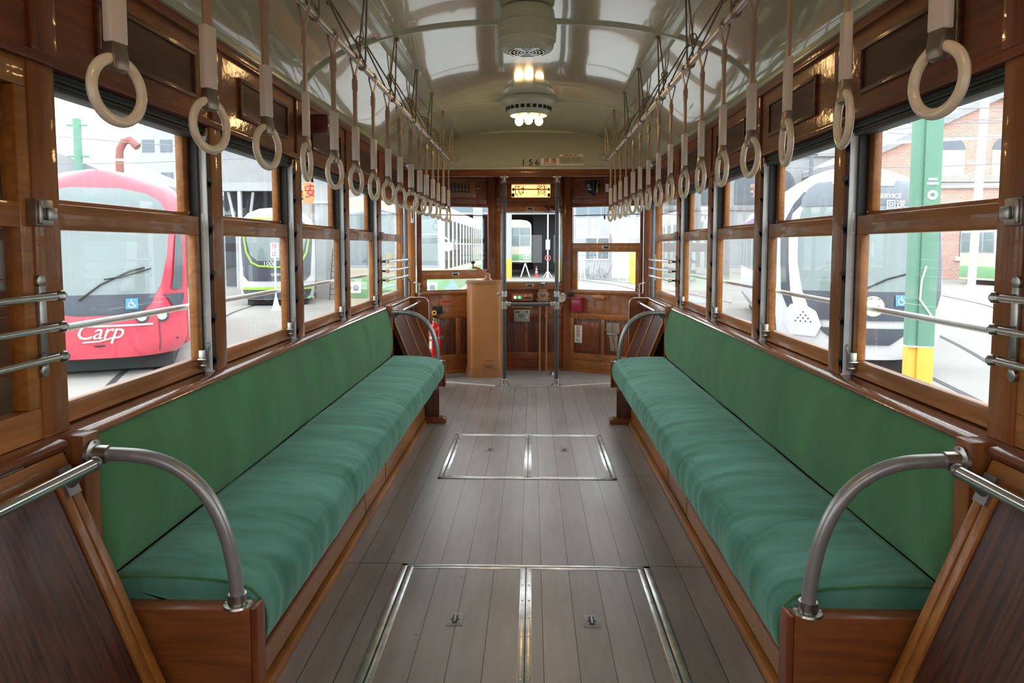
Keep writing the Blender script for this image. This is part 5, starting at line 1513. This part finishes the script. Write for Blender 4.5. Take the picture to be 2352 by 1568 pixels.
for sx in (-1, 1):
    wt.side('window_band', sx, 2.0, 12.8, 1.45, 2.45, 'dark_glass'); wt.side('skirt_line', sx, .9, 12.9, .52, .56, 'tram_charcoal')
    wt.side('advertisement', sx, 1.15, 12.0, 2.46, 2.78, 'purple_ad', .006)
    wt.side('door', sx, 1.0, 1.9, .5, 2.45, 'dark_glass', .02)
    for y in (2.9, 4.2, 5.5, 7.6, 9.6, 11.2): wt.side('pillar', sx, y, y + .08, 1.4, 2.5, 'tram_white', .02)
m = MB(wt.M); m.box(-.95, .95, .5, 12.8, .04, .30); m.build('undercarriage', 'tram_under', wt.t)

# ---- boxy older trams
def old_tram(name, label, c, head, W, H, L, colours, split=.5, door=False, z0=.42, lamps=True, glass_z=(1.62, 2.75), under=.05, band=.12, lamp=.22):
    t = thing(name, label, 'tram', (c[0], c[1], G))
    M = Matrix.Translation((c[0], c[1], G)) @ Matrix.Rotation(head, 4, 'Z')
    up, low = colours
    hw = W / 2
    pl = [(-hw, z0), (-hw, H - .38), (-hw + .08, H - .2), (-hw + .3, H - .06), (-hw * .4, H), (hw * .4, H), (hw - .3, H - .06), (hw - .08, H - .2), (hw, H - .38), (hw, z0)]
    m = MB(M); m.prism(pl, 0, L); m.build('body', up, t, bevel=.04, ang=50)
    m = MB(M); m.box(-hw - .012, hw + .012, -.014, L + .01, z0 + band, z0 + band + split); m.build('lower_band', low, t, bevel=.02)
    m = MB(M); m.box(-hw * .8, hw * .8, .3, L - .3, under, z0 + .02); m.build('undercarriage', 'tram_under', t)
    a, b = glass_z
    for x0, x1 in ((-hw + .10, -.42), (-.34, .34), (.42, hw - .10)):
        m = MB(M); m.box(x0 - .04, x1 + .04, -.02, .01, a - .05, b + .04); f = m.build('window_frame', 'tram_silver', t, bevel=.015)
        m = MB(M); m.box(x0, x1, -.028, .0, a, b); m.build('pane', 'windscreen', f, bevel=.04)
        m = MB(M); m.box(x0, x1, -.034, -.02, (a + b) / 2 + .1, (a + b) / 2 + .13); m.build('bar', 'tram_silver', f)
    if lamps:
        for x in (-hw + .32, hw - .32):
            m = MB(M); m.box(x - .2, x + .2, -.03, 0, z0 + lamp, z0 + lamp + .26); f = m.build('lamp_housing', 'lettering_white', t, bevel=.03)
            for dx in (-.09, .09):
                m = MB(M); m.lathe([(0, -.05), (.07, -.05), (.075, -.03)], (x + dx, 0, z0 + lamp + .13), 'y', 14); m.build('headlamp', 'windscreen', f)
    n = int(L / .95)
    for s in (-1, 1):
        for i in range(n):
            y = .5 + i * .95
            if y + .6 > L: break
            m = MB(M); m.box(s * (hw - .01), s * (hw + .015), y, y + .44, a - .1, b - .1); m.build('side_window', 'dark_glass', t)
            m = MB(M); m.box(s * (hw - .01), s * (hw + .022), y, y + .55, (a + b) / 2 - .1, (a + b) / 2 - .06); m.build('window_bar', up, t)
    return t, M, hw
ct, cM, chw = old_tram('cream_tram', 'cream and green old tram on the next track to the left of the front', (-3.21, 16.2), 0, 2.4, 3.22, 12.5, ('tram_cream', 'tram_lightgreen'), split=.50, glass_z=(1.62, 2.80), band=.44, lamp=.56)
m = MB(cM); m.lathe([(0, -.03), (.11, -.03), (.11, 0), (0, 0)], (1.34, -.05, 2.05), 'y', 20); m.tube([(1.2, 0, 2.3), (1.34, -.03, 2.2)], .02, 6); m.build('side_mirror', 'lettering_white', ct)
bx_ = (1038 - 1221) / 1631 * 14.0 + .028
t = thing('blue_marker_sign', 'pale blue triangular marker on a short post beside the cream tram', 'sign', (bx_, 14.0, G))
m = MB(); m.prism([(bx_ - .18, .40), (bx_ + .18, .40), (bx_, .66)], 13.97, 14.0); m.build('board', 'marker_blue', t)
m = MB(); m.tube([(bx_, 14.02, G), (bx_, 14.02, .55)], .02, 6); m.build('post', 'steel_white', t)
old_tram('depot_tram', 'cream tram with green band on stands in the dark depot bay', (-1.14, 47.6), 0, 2.3, 3.83, 9, ('tram_cream', 'tram_green'), split=.42, z0=1.0, glass_z=(2.1, 3.3), under=.9)
old_tram('depot_tram', 'cream and green tram in the depot seen past the cream tram roof', (-5.0, 47.6), 0, 2.3, 3.83, 9, ('tram_cream', 'tram_green'), split=.42, z0=1.0, glass_z=(2.1, 3.3))
ft, fM, fhw = old_tram('long_cream_tram', 'long cream and light green tram standing far off beyond the green pole', (24.0, 39.0), math.radians(-80), 2.4, 3.6, 20, ('tram_cream', 'tram_lightgreen'), split=.62, z0=.25, lamps=False, glass_z=(1.75, 2.8))
R3 = fM.to_3x3()
for y in (1.5, 4.6, 7.7, 10.8):
    m = MB(fM); m.box(-1.2 - .03, -1.2, y - .95, y + .95, 1.02, 1.62); p = m.build('advert_panel', 'lettering_white', ft)
    text('advert_text', 'リースキン', .42, 'ink_red', txtM(fM @ V((-1.245, y, 1.32)), R3 @ V((0, -1, 0)), (0, 0, 1)), ft, ext=.004)

# ---- poles, signs
t = thing('yard_pole', 'green steel pole with yellow foot and white markings outside the right windows', 'pole', (4.13, 7.6, G))
px, py = 4.13, 7.6
F = Matrix.Translation((px, py, 0)) @ Matrix.Rotation(math.radians(-10), 4, 'Z')
m = MB(F); m.box(-.125, -.035, -.07, .07, -.25 + .45 - .55 + .6, 6.0); m.box(-.035, .125, -.10, .09, .25, 6.0); sh = m.build('shaft', 'pole_green', t, bevel=.006)
m = MB(F); m.box(-.125, -.035, -.07, .07, G, .25); m.box(-.035, .125, -.10, .09, G, .25); m.build('yellow_foot', 'pole_yellow', t, bevel=.006)
m = MB(F); m.box(-.128, .128, -.104, .094, .245, .256); m.build('joint_line', 'lettering_white', t)
m = MB(F); m.box(0.0, .082, -.106, -.1, 1.995 - .015, 2.013 - .01); m.box(-.012, .098, -.106, -.1, 1.935, 1.958); m.build('marking', 'lettering_white', sh)
m = MB(F); m.torus((.045, -.103, 1.83), .036, .013, seg=24, ms=6, sq=.3); m.build('marking_ring', 'lettering_white', sh)
m = MB(F); m.tube([(.01, -.12, 1.1), (-.03, -.125, .95), (-.04, -.125, .75), (.05, -.125, .62), (.12, -.12, .52)], .009, 6); m.build('conduit', 'steel_white', t)
t = thing('stop_sign_stand', 'white stop sign with red characters on a cone-footed post before the grey tram', 'sign', (-9.0, 23.2, G))
sx_, sy_ = (629 - 1221) / 1631 * 22.6, 22.6
m = MB(); m.tube([(sx_, sy_, G), (sx_, sy_, 1.0)], .03, 8); m.build('post', 'steel_white', t)
m = MB(); m.lathe([(.17, G), (.17, G + .03), (.13, G + .03), (.04, G + .42), (0, G + .42)], (sx_, sy_, 0), 'z', 16); m.build('cone_foot', 'steel_white', t)
m = MB(); m.box(sx_ - .13, sx_ + .13, sy_ - .03, sy_ - .01, .95, 1.42); p = m.build('plate', 'lettering_white', t)
text('character', '停', .20, 'ink_red', txtM((sx_, sy_ - .035, 1.29), (1, 0, 0), (0, 0, 1)), t); text('character', '止', .20, 'ink_red', txtM((sx_, sy_ - .035, 1.07), (1, 0, 0), (0, 0, 1)), t)

t = thing('distant_pole', 'pale green utility pole rising above the red tram', 'pole', (-25, 39, G))
m = MB(); m.tube([(-25.0, 39, G), (-25.0, 39, 8.3)], .22, 10); m.build('shaft', 'pole_green', t)
m = MB()
for z in (7.9, 6.2, 4.2): m.box(-25.6, -24.4, 38.95, 39.05, z, z + .1)
m.build('cross_arms', 'pole_green', t)
t = thing('exhaust_duct', 'rusty curved exhaust duct pipe above the red tram roof', 'pipe', (-17.4, 30, G))
m = MB()
px_ = lambda p, d: (p - 1221) / 1631 * d
m.tube([(px_(272, 30), 30, G), (px_(272, 30), 30, 5.0), (px_(274, 30), 30, 5.4), (px_(284, 30), 30, 5.72), (px_(298, 30), 30, 5.8), (px_(316, 30), 30, 5.5)], .16, 14); m.build('pipe', 'pipe_rust', t)
for z in (4.95, 4.35): 
    m = MB(); m.lathe([(.165, -.05), (.175, -.05), (.175, .05), (.165, .05)], (px_(272, 30), 30, z), 'z', 16); m.build('clamp_band', 'steel_white', t)

def building(name, label, boxes, cat='building', loc=None):
    t = thing(name, label, cat, loc or (boxes[0][2][0], boxes[0][2][2], G))
    for nm, mt, b in boxes:
        m = MB(); m.box(*b); m.build(nm, mt, t)
    return t
def gable(name, mat, parent, x0, x1, y0, y1, ze, zr, over=.3):
    xm = (x0 + x1) / 2; m = MB()
    m.prism([(x0 - over, ze), (xm, zr), (x1 + over, ze), (x1 + over, ze + .25), (xm, zr + .28), (x0 - over, ze + .25)], y0 - over, y1); return m.build(name, mat, parent)
P_ = lambda p, d: (p - 1221) / 1631 * d + .028
# white upper building far left
D_ = 70
t = building('white_office_block', 'pale white multi-storey building far behind the red tram', [('wall', 'wall_white', (P_(300, D_), P_(720, D_), D_, D_ + 10, G, 13.2))])
for r in range(3):
    for i in range(9):
        x = P_(325 + i * 42, D_); m = MB(); m.box(x, x + 1.2, D_ - .06, D_, 10.6 - r * 3.2, 11.8 - r * 3.2); m.build('window', 'tram_grey', t)
t = building('grey_roof_shed', 'low grey-roofed shed behind the red tram', [('wall', 'wall_white', (P_(60, 40), P_(400, 40), 40, 50, G, 4.2))])
m = MB(); m.prism([(P_(40, 40), 7.2), (P_(40, 40), 7.5), (P_(265, 40), 5.3), (P_(430, 40), 4.5), (P_(430, 40), 4.2), (P_(60, 40), 4.2)], 39.5, 50); m.build('roof', 'roof_grey', t)
# tram shed seen in the second window
t = building('tram_shed', 'grey corrugated shed with dark opening behind the grey tram', [
    ('upper_wall', 'wall_grey', (P_(480, 34), P_(720, 34), 34, 46, 4.3, 6.0)), ('lintel', 'wall_white', (P_(480, 34), P_(720, 34), 33.8, 34.2, 3.95, 4.35)),
    ('dark_interior', 'shed_dark', (P_(470, 34), P_(655, 34), 36, 36.3, G, 4.2)), ('side_wall', 'wall_grey', (P_(715, 34), P_(720, 34) + .3, 34, 46, G, 5.5))])  # near-black sheet stands in for the shade inside the shed
gable('roof', 'roof_grey', t, P_(470, 34), P_(722, 34), 34, 46, 5.9, 6.9)
m = MB(); m.box(P_(545, 34), P_(552, 34), 33.9, 34.1, G, 4.0); m.build('column', 'steel_white', t)
for a, b, c in ((522, 540, 532), (580, 567, 572)):
    m = MB(); m.tube([(P_(a, 34), 34, 3.9), (P_(b, 34), 34, 2.0), (P_(b, 34), 34, G)], .07, 6); m.build('brace', 'wall_white', t)
t = thing('orange_sign', 'orange hoarding with red character beside the shed', 'sign', (P_(700, 33), 33, 3.4))
m = MB(); m.box(P_(690, 33), P_(718, 33), 33.4, 33.48, 3.3, 4.3); m.box(P_(703, 33), P_(705, 33), 33.42, 33.46, G, 3.3); m.build('board', 'sign_orange', t); text('character', '安', .7, 'ink_red', txtM((P_(708, 33), 33.38, 3.85), (1, 0, 0), (0, 0, 1)), t)
t = building('corrugated_wall_building', 'pale corrugated wall building right of the orange sign', [('wall', 'wall_white', (P_(722, 28), P_(830, 28), 28, 33, G, 4.1)), ('roof', 'roof_grey', (P_(718, 28), P_(835, 28), 27.7, 33, 4.1, 4.3)), ('fascia', 'steel_white', (P_(722, 28), P_(830, 28), 27.9, 28, 3.0, 3.08))])
t = building('pale_warehouse', 'pale warehouse behind the old cream tram', [('wall', 'wall_white', (P_(830, 48), P_(964, 48), 48, 60, G, 5.4)), ('roof', 'roof_grey', (P_(825, 48), P_(967, 48), 47.6, 60, 5.4, 5.7))])
t = thing('ladder', 'thin dark ladder leaning at the corrugated wall', 'ladder', (P_(757, 27), 27, G))
m = MB(); 
for p in (752, 764): m.tube([(P_(p, 27), 27, G), (P_(p, 27), 27.6, 1.2)], .02, 5)
for i in range(8): z = G + .2 + i * .22; m.tube([(P_(752, 27), 27.1 + i * .06, z), (P_(764, 27), 27.1 + i * .06, z)], .015, 5)
m.build('frame', 'pole_grey', t)

# ---- depot hall straight ahead
D_ = 50
t = building('depot_hall', 'tram depot hall with dark bays, straight ahead', [
    ('fascia', 'wall_white', (P_(985, D_), P_(1300, D_), D_, D_ + .6, 3.55, 7.5)), ('dark_interior', 'shed_dark', (P_(980, D_), P_(1302, D_), D_ + 13, D_ + 13.3, G, 6)),  # near-black back sheet puts the shade of the bays into colour
    ('roof_slab', 'shed_dark', (P_(985, D_), P_(1300, D_), D_, D_ + 14, 5.8, 6.2)), ('clerestory', 'blue_tint', (P_(985, D_), P_(1300, D_), D_ - .05, D_, 3.75, 4.9)),
    ('rear_wall', 'tram_charcoal', (P_(1225, D_), P_(1302, D_), D_ + 8, D_ + 8.3, G, 5.8)), ('side_wall', 'shed_dark', (P_(1300, D_), P_(1302, D_), D_, D_ + 13, G, 6)),
    ('platform', 'wall_grey', (P_(1060, D_), P_(1302, D_), D_ + .5, D_ + 9, G, G + .02))])
for a, b in ((1087, 1108), (1160, 1175), (1284, 1292)):
    m = MB(); m.box(P_(a, 46), P_(b, 46), 46, 46.4, G, 5.8); c = m.build('column', 'wall_white', t)
    if a != 1087: m = MB(); m.box(P_(a, 46) - .01, P_(b, 46) + .01, 45.98, 46.4, G, G + 1.25); m.build('yellow_base', 'pole_yellow', c)
for x in (-1.95, -.40):
    for yy in (47.7,):
        t = thing('jack_stand', 'white trestle stand under the %s end of the raised depot tram' % ('left' if x < -1 else 'right'), 'stand', (x, yy, G))
        m = MB(); m.tube([(x - .3, yy, G), (x, yy, .19)], .05, 6); m.tube([(x + .3, yy, G), (x, yy, .19)], .05, 6); m.build('legs', 'steel_white', t)
def cone(x, y, label):
    t = thing('traffic_cone', label, 'cone', (x, y, G))
    m = MB(); m.box(x - .19, x + .19, y - .19, y + .19, G, G + .04); m.build('base', 'cone_red', t)
    m = MB(); m.lathe([(.14, G + .04), (.03, G + .72), (0, G + .72)], (x, y, 0), 'z', 16); c = m.build('cone', 'cone_red', t)
    for z in (.28, .46): m = MB(); m.lathe([(.142 - .16 * z + .004, G + z), (.142 - .16 * (z + .09) + .004, G + z + .09)], (x, y, 0), 'z', 16); m.build('white_band', 'lettering_white', c)
cone(P_(1232, 48.5), 48.5, 'red and white traffic cone in front of the dark depot bay'); cone(P_(1282, 49), 49, 'red and white traffic cone by the right depot column')
t = thing('signal_post', 'white post on a splayed foot with a white board in the depot entrance', 'sign', (P_(1258, 47), 47, G))
x = P_(1258, 47)
m = MB(); m.tube([(x, 47, G), (x, 47, 3.4)], .05, 8); m.tube([(x - .3, 47, G), (x, 47, G + .5), (x + .3, 47, G)], .035, 6); m.lathe([(.15, G), (.12, G + .05), (.03, G + .5)], (x, 47, 0), 'z', 12); m.build('post', 'steel_white', t)
m = MB(); m.box(x - .14, x + .14, 46.9, 46.95, 1.1, 1.75); m.build('board', 'lettering_white', t)
m = MB(); m.torus((x + .0, 46.9, .55), .17, .03, seg=20, ms=6); m.build('red_ring', 'cone_red', t)
t = thing('parked_bicycles', 'purple bicycle parked by the cream tram', 'bicycle', (P_(1069, 44), 44, G))
for dy, p in ((0, 1066), ):
    x = P_(p, 44)
    m = MB()
    for wx in (-.1, .35): m.torus((x + wx, 44, G + .33), .31, .025, frame=Matrix.Rotation(.9, 4, 'Z'), seg=24, ms=6)
    m.build('wheels', 'black', t)
    m = MB(); m.tube([(x - .1, 44, G + .33), (x + .05, 44, G + .8), (x + .35, 44, G + .33)], .025, 6); m.tube([(x, 44, G + .7), (x - .1, 44, G + 1.05), (x + .15, 44, G + 1.1)], .02, 6); m.build('bike_frame', 'purple_bike', t)

# right of the depot: office wall, awning, ladders
D_ = 47
t = building('white_works_building', 'white works building with window strip and awning, seen through right front window', [('wall', 'wall_white', (P_(1309, D_), P_(1500, D_), D_, D_ + 10, G, 8)),
    ('plinth', 'wall_grey', (P_(1309, D_), P_(1500, D_), D_ - .05, D_, G, G + .3))])
for i in range(6):
    a = 1323 + i * 29; m = MB(); m.box(P_(a, D_), P_(a + 25, D_), D_ - .05, D_, 3.3, 4.6); m.build('upper_window', 'blue_tint', t)
for a, b in ((1345, 1369), (1372, 1396)):
    m = MB(); m.box(P_(a, D_) - .05, P_(b, D_) + .05, D_ - .05, D_ + .02, .4, 1.95); f = m.build('lower_window', 'steel_white', t); m = MB(); m.box(P_(a, D_), P_(b, D_), D_ - .08, D_, .5, 1.85); m.build('pane', 'tram_grey', f)
m = MB(); m.prism([(D_, 2.15), (D_ - .9, 1.9), (D_ - .9, 1.45), (D_, 1.45)], P_(1402, D_), P_(1446, D_), axis='x'); m.build('awning', 'awning', t)
m = MB(); m.box(P_(1404, D_), P_(1444, D_), D_ - .06, D_, G, 1.4); m.build('doorway', 'pale_pink', t)
for k_, (a, b, z1) in enumerate(((1420, 1440, 1.05), (1333, 1344, .6))):
    t = thing('step_ladder', ('tall white ladder standing under the awning', 'short white ladder left of the scaffold heap')[k_], 'ladder', (P_(a, 43), 43, G))
    m = MB()
    for p, q in ((a, a + 3), (b, b - 3)): m.tube([(P_(p, 43), 43, G), (P_(q, 43), 43.5, z1)], .035, 6)
    for i in range(8): z = G + .15 + i * (z1 - G - .2) / 8; m.tube([(P_(a + 1, 43), 43.1, z), (P_(b - 1, 43), 43.1, z)], .022, 5)
    m.build('frame', 'steel_white', t)
t = thing('scaffold_heap', 'tangled heap of white metal scaffold frames by the works building', 'scaffolding', (P_(1370, 44), 44, G))
m = MB(); rnd = random.Random(3)
for i in range(34):
    a = rnd.uniform(1335, 1400); b = a + rnd.uniform(-14, 14); z0 = G + rnd.uniform(0, .4); z1 = G + rnd.uniform(.2, 1.0 + .9 * math.exp(-((a - 1366) / 14) ** 2))
    m.tube([(P_(a, 44), 44 + rnd.uniform(-.5, .5), z0), (P_(b, 44), 44 + rnd.uniform(-.5, .5), z1)], .025, 5)
m.build('frames', 'wall_grey', t)
t = thing('yellow_post', 'yellow post at the right edge of the right front window', 'post', (P_(1452, 40), 40, G))
m = MB(); m.box(P_(1446, 40), P_(1458, 40), 40, 40.3, G, .95); m.build('base', 'pole_yellow', t); m = MB(); m.box(P_(1446, 40), P_(1458, 40), 40, 40.3, .95, 6); m.build('shaft', 'wall_white', t)

# ---- brick building and pale neighbours on the right
D_ = 46
t = thing('brick_warehouse', 'gabled red brick building with arched windows beyond the white tram', 'building', (30, D_, G))
xa, xr, xb = P_(1960, D_), P_(2255, D_), P_(2560, D_)
m = MB(); m.prism([(xa, G), (xb, G), (xb, 6.6), (xr, 10.5), (xa, 6.6)], D_, D_ + 9); m.build('wall', 'red_brick', t)
m = MB(); m.prism([(xa - .4, 6.45), (xr, 10.5), (xb + .4, 6.45), (xb + .4, 6.85), (xr, 10.95), (xa - .4, 6.85)], D_ - .4, D_ + 9); m.build('roof', 'wall_grey', t)
for z0, z1, mt in ((6.25, 6.5, 'stone_band'), (5.35, 5.75, 'stone_band'), (4.95, 5.3, 'wall_grey'), (4.0, 4.15, 'stone_band')):
    m = MB(); m.box(xa, xb, D_ - .15, D_, z0 if z1 < 6 else z0 - 20, z1 if z1 < 6 else z1 - 20) if z1 < 6 else None
    if z1 < 6: m.build('stone_band', mt, t)
    else: m.bm.free()
for p, z, w_, blind in ((2158, 7.35, 1.0, 1), (2275, 7.35, 1.0, 1), (2110, 7.9, .6, 0), (2215, 2.35, 1.1, 0), (2390, 7.35, 1.0, 1), (2080, 2.35, 1.1, 0)):
    x = P_(p, D_); pl = [(x - w_ * .8, z), (x + w_ * .8, z)] + [(x + w_ * .8 * math.cos(a), z + w_ * .8 * math.sin(a)) for a in [PI * i / 10 for i in range(1, 10)]]
    m = MB(); m.prism(pl, D_ - .06, D_ + .02); f = m.build('arched_window', 'tram_grey', t)
    m = MB(); m.box(x - w_ * .8, x + w_ * .8, D_ - .05, D_, z - 1.7, z); m.build('blind_panel', 'emblem_cream' if blind else 'tram_grey', f)
    m = MB(); m.box(x - w_, x + w_, D_ - .12, D_, z - 1.95, z - 1.7); m.build('window_ledge', 'steel_white', f)
t = building('pale_factory', 'pale grey factory front behind the white tram', [('wall', 'wall_white', (P_(1500, 56), P_(1985, 56), 56, 70, G, 9.2)), ('parapet', 'stone_band', (P_(1500, 56), P_(1985, 56), 55.8, 56, 8.2, 8.45)), ('plinth_band', 'wall_grey', (P_(1500, 56), P_(1985, 56), 55.9, 56, 4.1, 4.3))])
for i in range(6):
    x = P_(1560 + i * 74, 56); m = MB(); pl = [(x - 1, 4.6), (x + 1, 4.6), (x + 1, 6.2)] + [(x + math.cos(a), 6.2 + math.sin(a)) for a in [PI * k / 8 for k in range(1, 8)]] + [(x - 1, 6.2)]
    m.prism(pl, 55.9, 56.02); m.build('arched_window', 'tram_grey', t)
t = thing('steel_mast', 'white steel mast in front of the brick building', 'mast', (P_(2222, 32), 32, G))
m = MB(); m.tube([(P_(2214, 32), 32, G), (P_(2226, 32), 32, 7.8)], .17, 8); m.build('shaft', 'steel_white', t)
m = MB(); m.tube([(P_(1990, 32), 32, 5.8), (P_(2420, 32), 32, 6.25)], .07, 6); m.tube([(P_(2110, 32), 32, 3.9), (P_(2420, 32), 32, 4.1)], .05, 6); m.tube([(P_(2170, 32), 32, 4.25), (P_(2300, 32), 32, 5.2)], .02, 5); m.tube([(P_(2170, 32), 32, 5.2), (P_(2300, 32), 32, 4.25)], .02, 5); m.build('cross_pipes', 'steel_white', t)
t = thing('utility_pole', 'dark crowned utility pole above the white tram', 'pole', (P_(1848, 40), 40, G))
m = MB(); m.tube([(P_(1846, 40), 40, G), (P_(1849, 40), 40, 6.9)], .12, 8); m.build('shaft', 'tram_grey', t)
m = MB()
for dz in (6.3, 6.8): m.box(P_(1834, 40), P_(1862, 40), 39.95, 40.05, dz, dz + .06)
for q in (1836, 1844, 1853, 1860): m.ball((P_(q, 40), 40, 7.0), .1, 6)
m.build('insulators', 'pole_grey', t)
# overhead wires
WIRES = [((-30, 27, 4.95), (-6, 27, 4.95)), ((-30, 28, 7.0), (-4, 34, 5.6)), ((-22, 22, 5.6), (-7, 36, 6.2)), ((8, 20, 5.0), (30, 22, 7.2)), ((8, 20, 4.7), (30, 22, 6.4)), ((10, 26, 5.2), (34, 30, 9.4)), ((8, 24, 3.9), (30, 26, 5.7)), ((9, 30, 7.6), (26, 30, 6.4)), ((9, 30, 6.6), (26, 30, 6.0))]
WNAME = ['thin wire running level just above the red tram roof', 'thin wire sloping down to the right, highest above the red tram', 'thin wire rising slightly above the exhaust duct outside the left windows',
         'thin wire climbing steeply right, behind the green yard pole', 'thin wire climbing right just under the steepest one behind the yard pole', 'longest climbing wire reaching the brick gable', 'lowest wire rising across the brick building',
         'upper wire falling rightwards above the white tram', 'lower wire falling rightwards above the white tram']
for i, (a, b) in enumerate(WIRES):
    m = MB(); a = V(a); b = V(b)
    m.tube([a.lerp(b, k / 8) - V((0, 0, .5 * (1 - (k / 4 - 1) ** 2))) for k in range(9)], .014, 5)
    o = m.build('overhead_wire', 'wire'); tag(o, WNAME[i], 'wire', 'overhead wires')
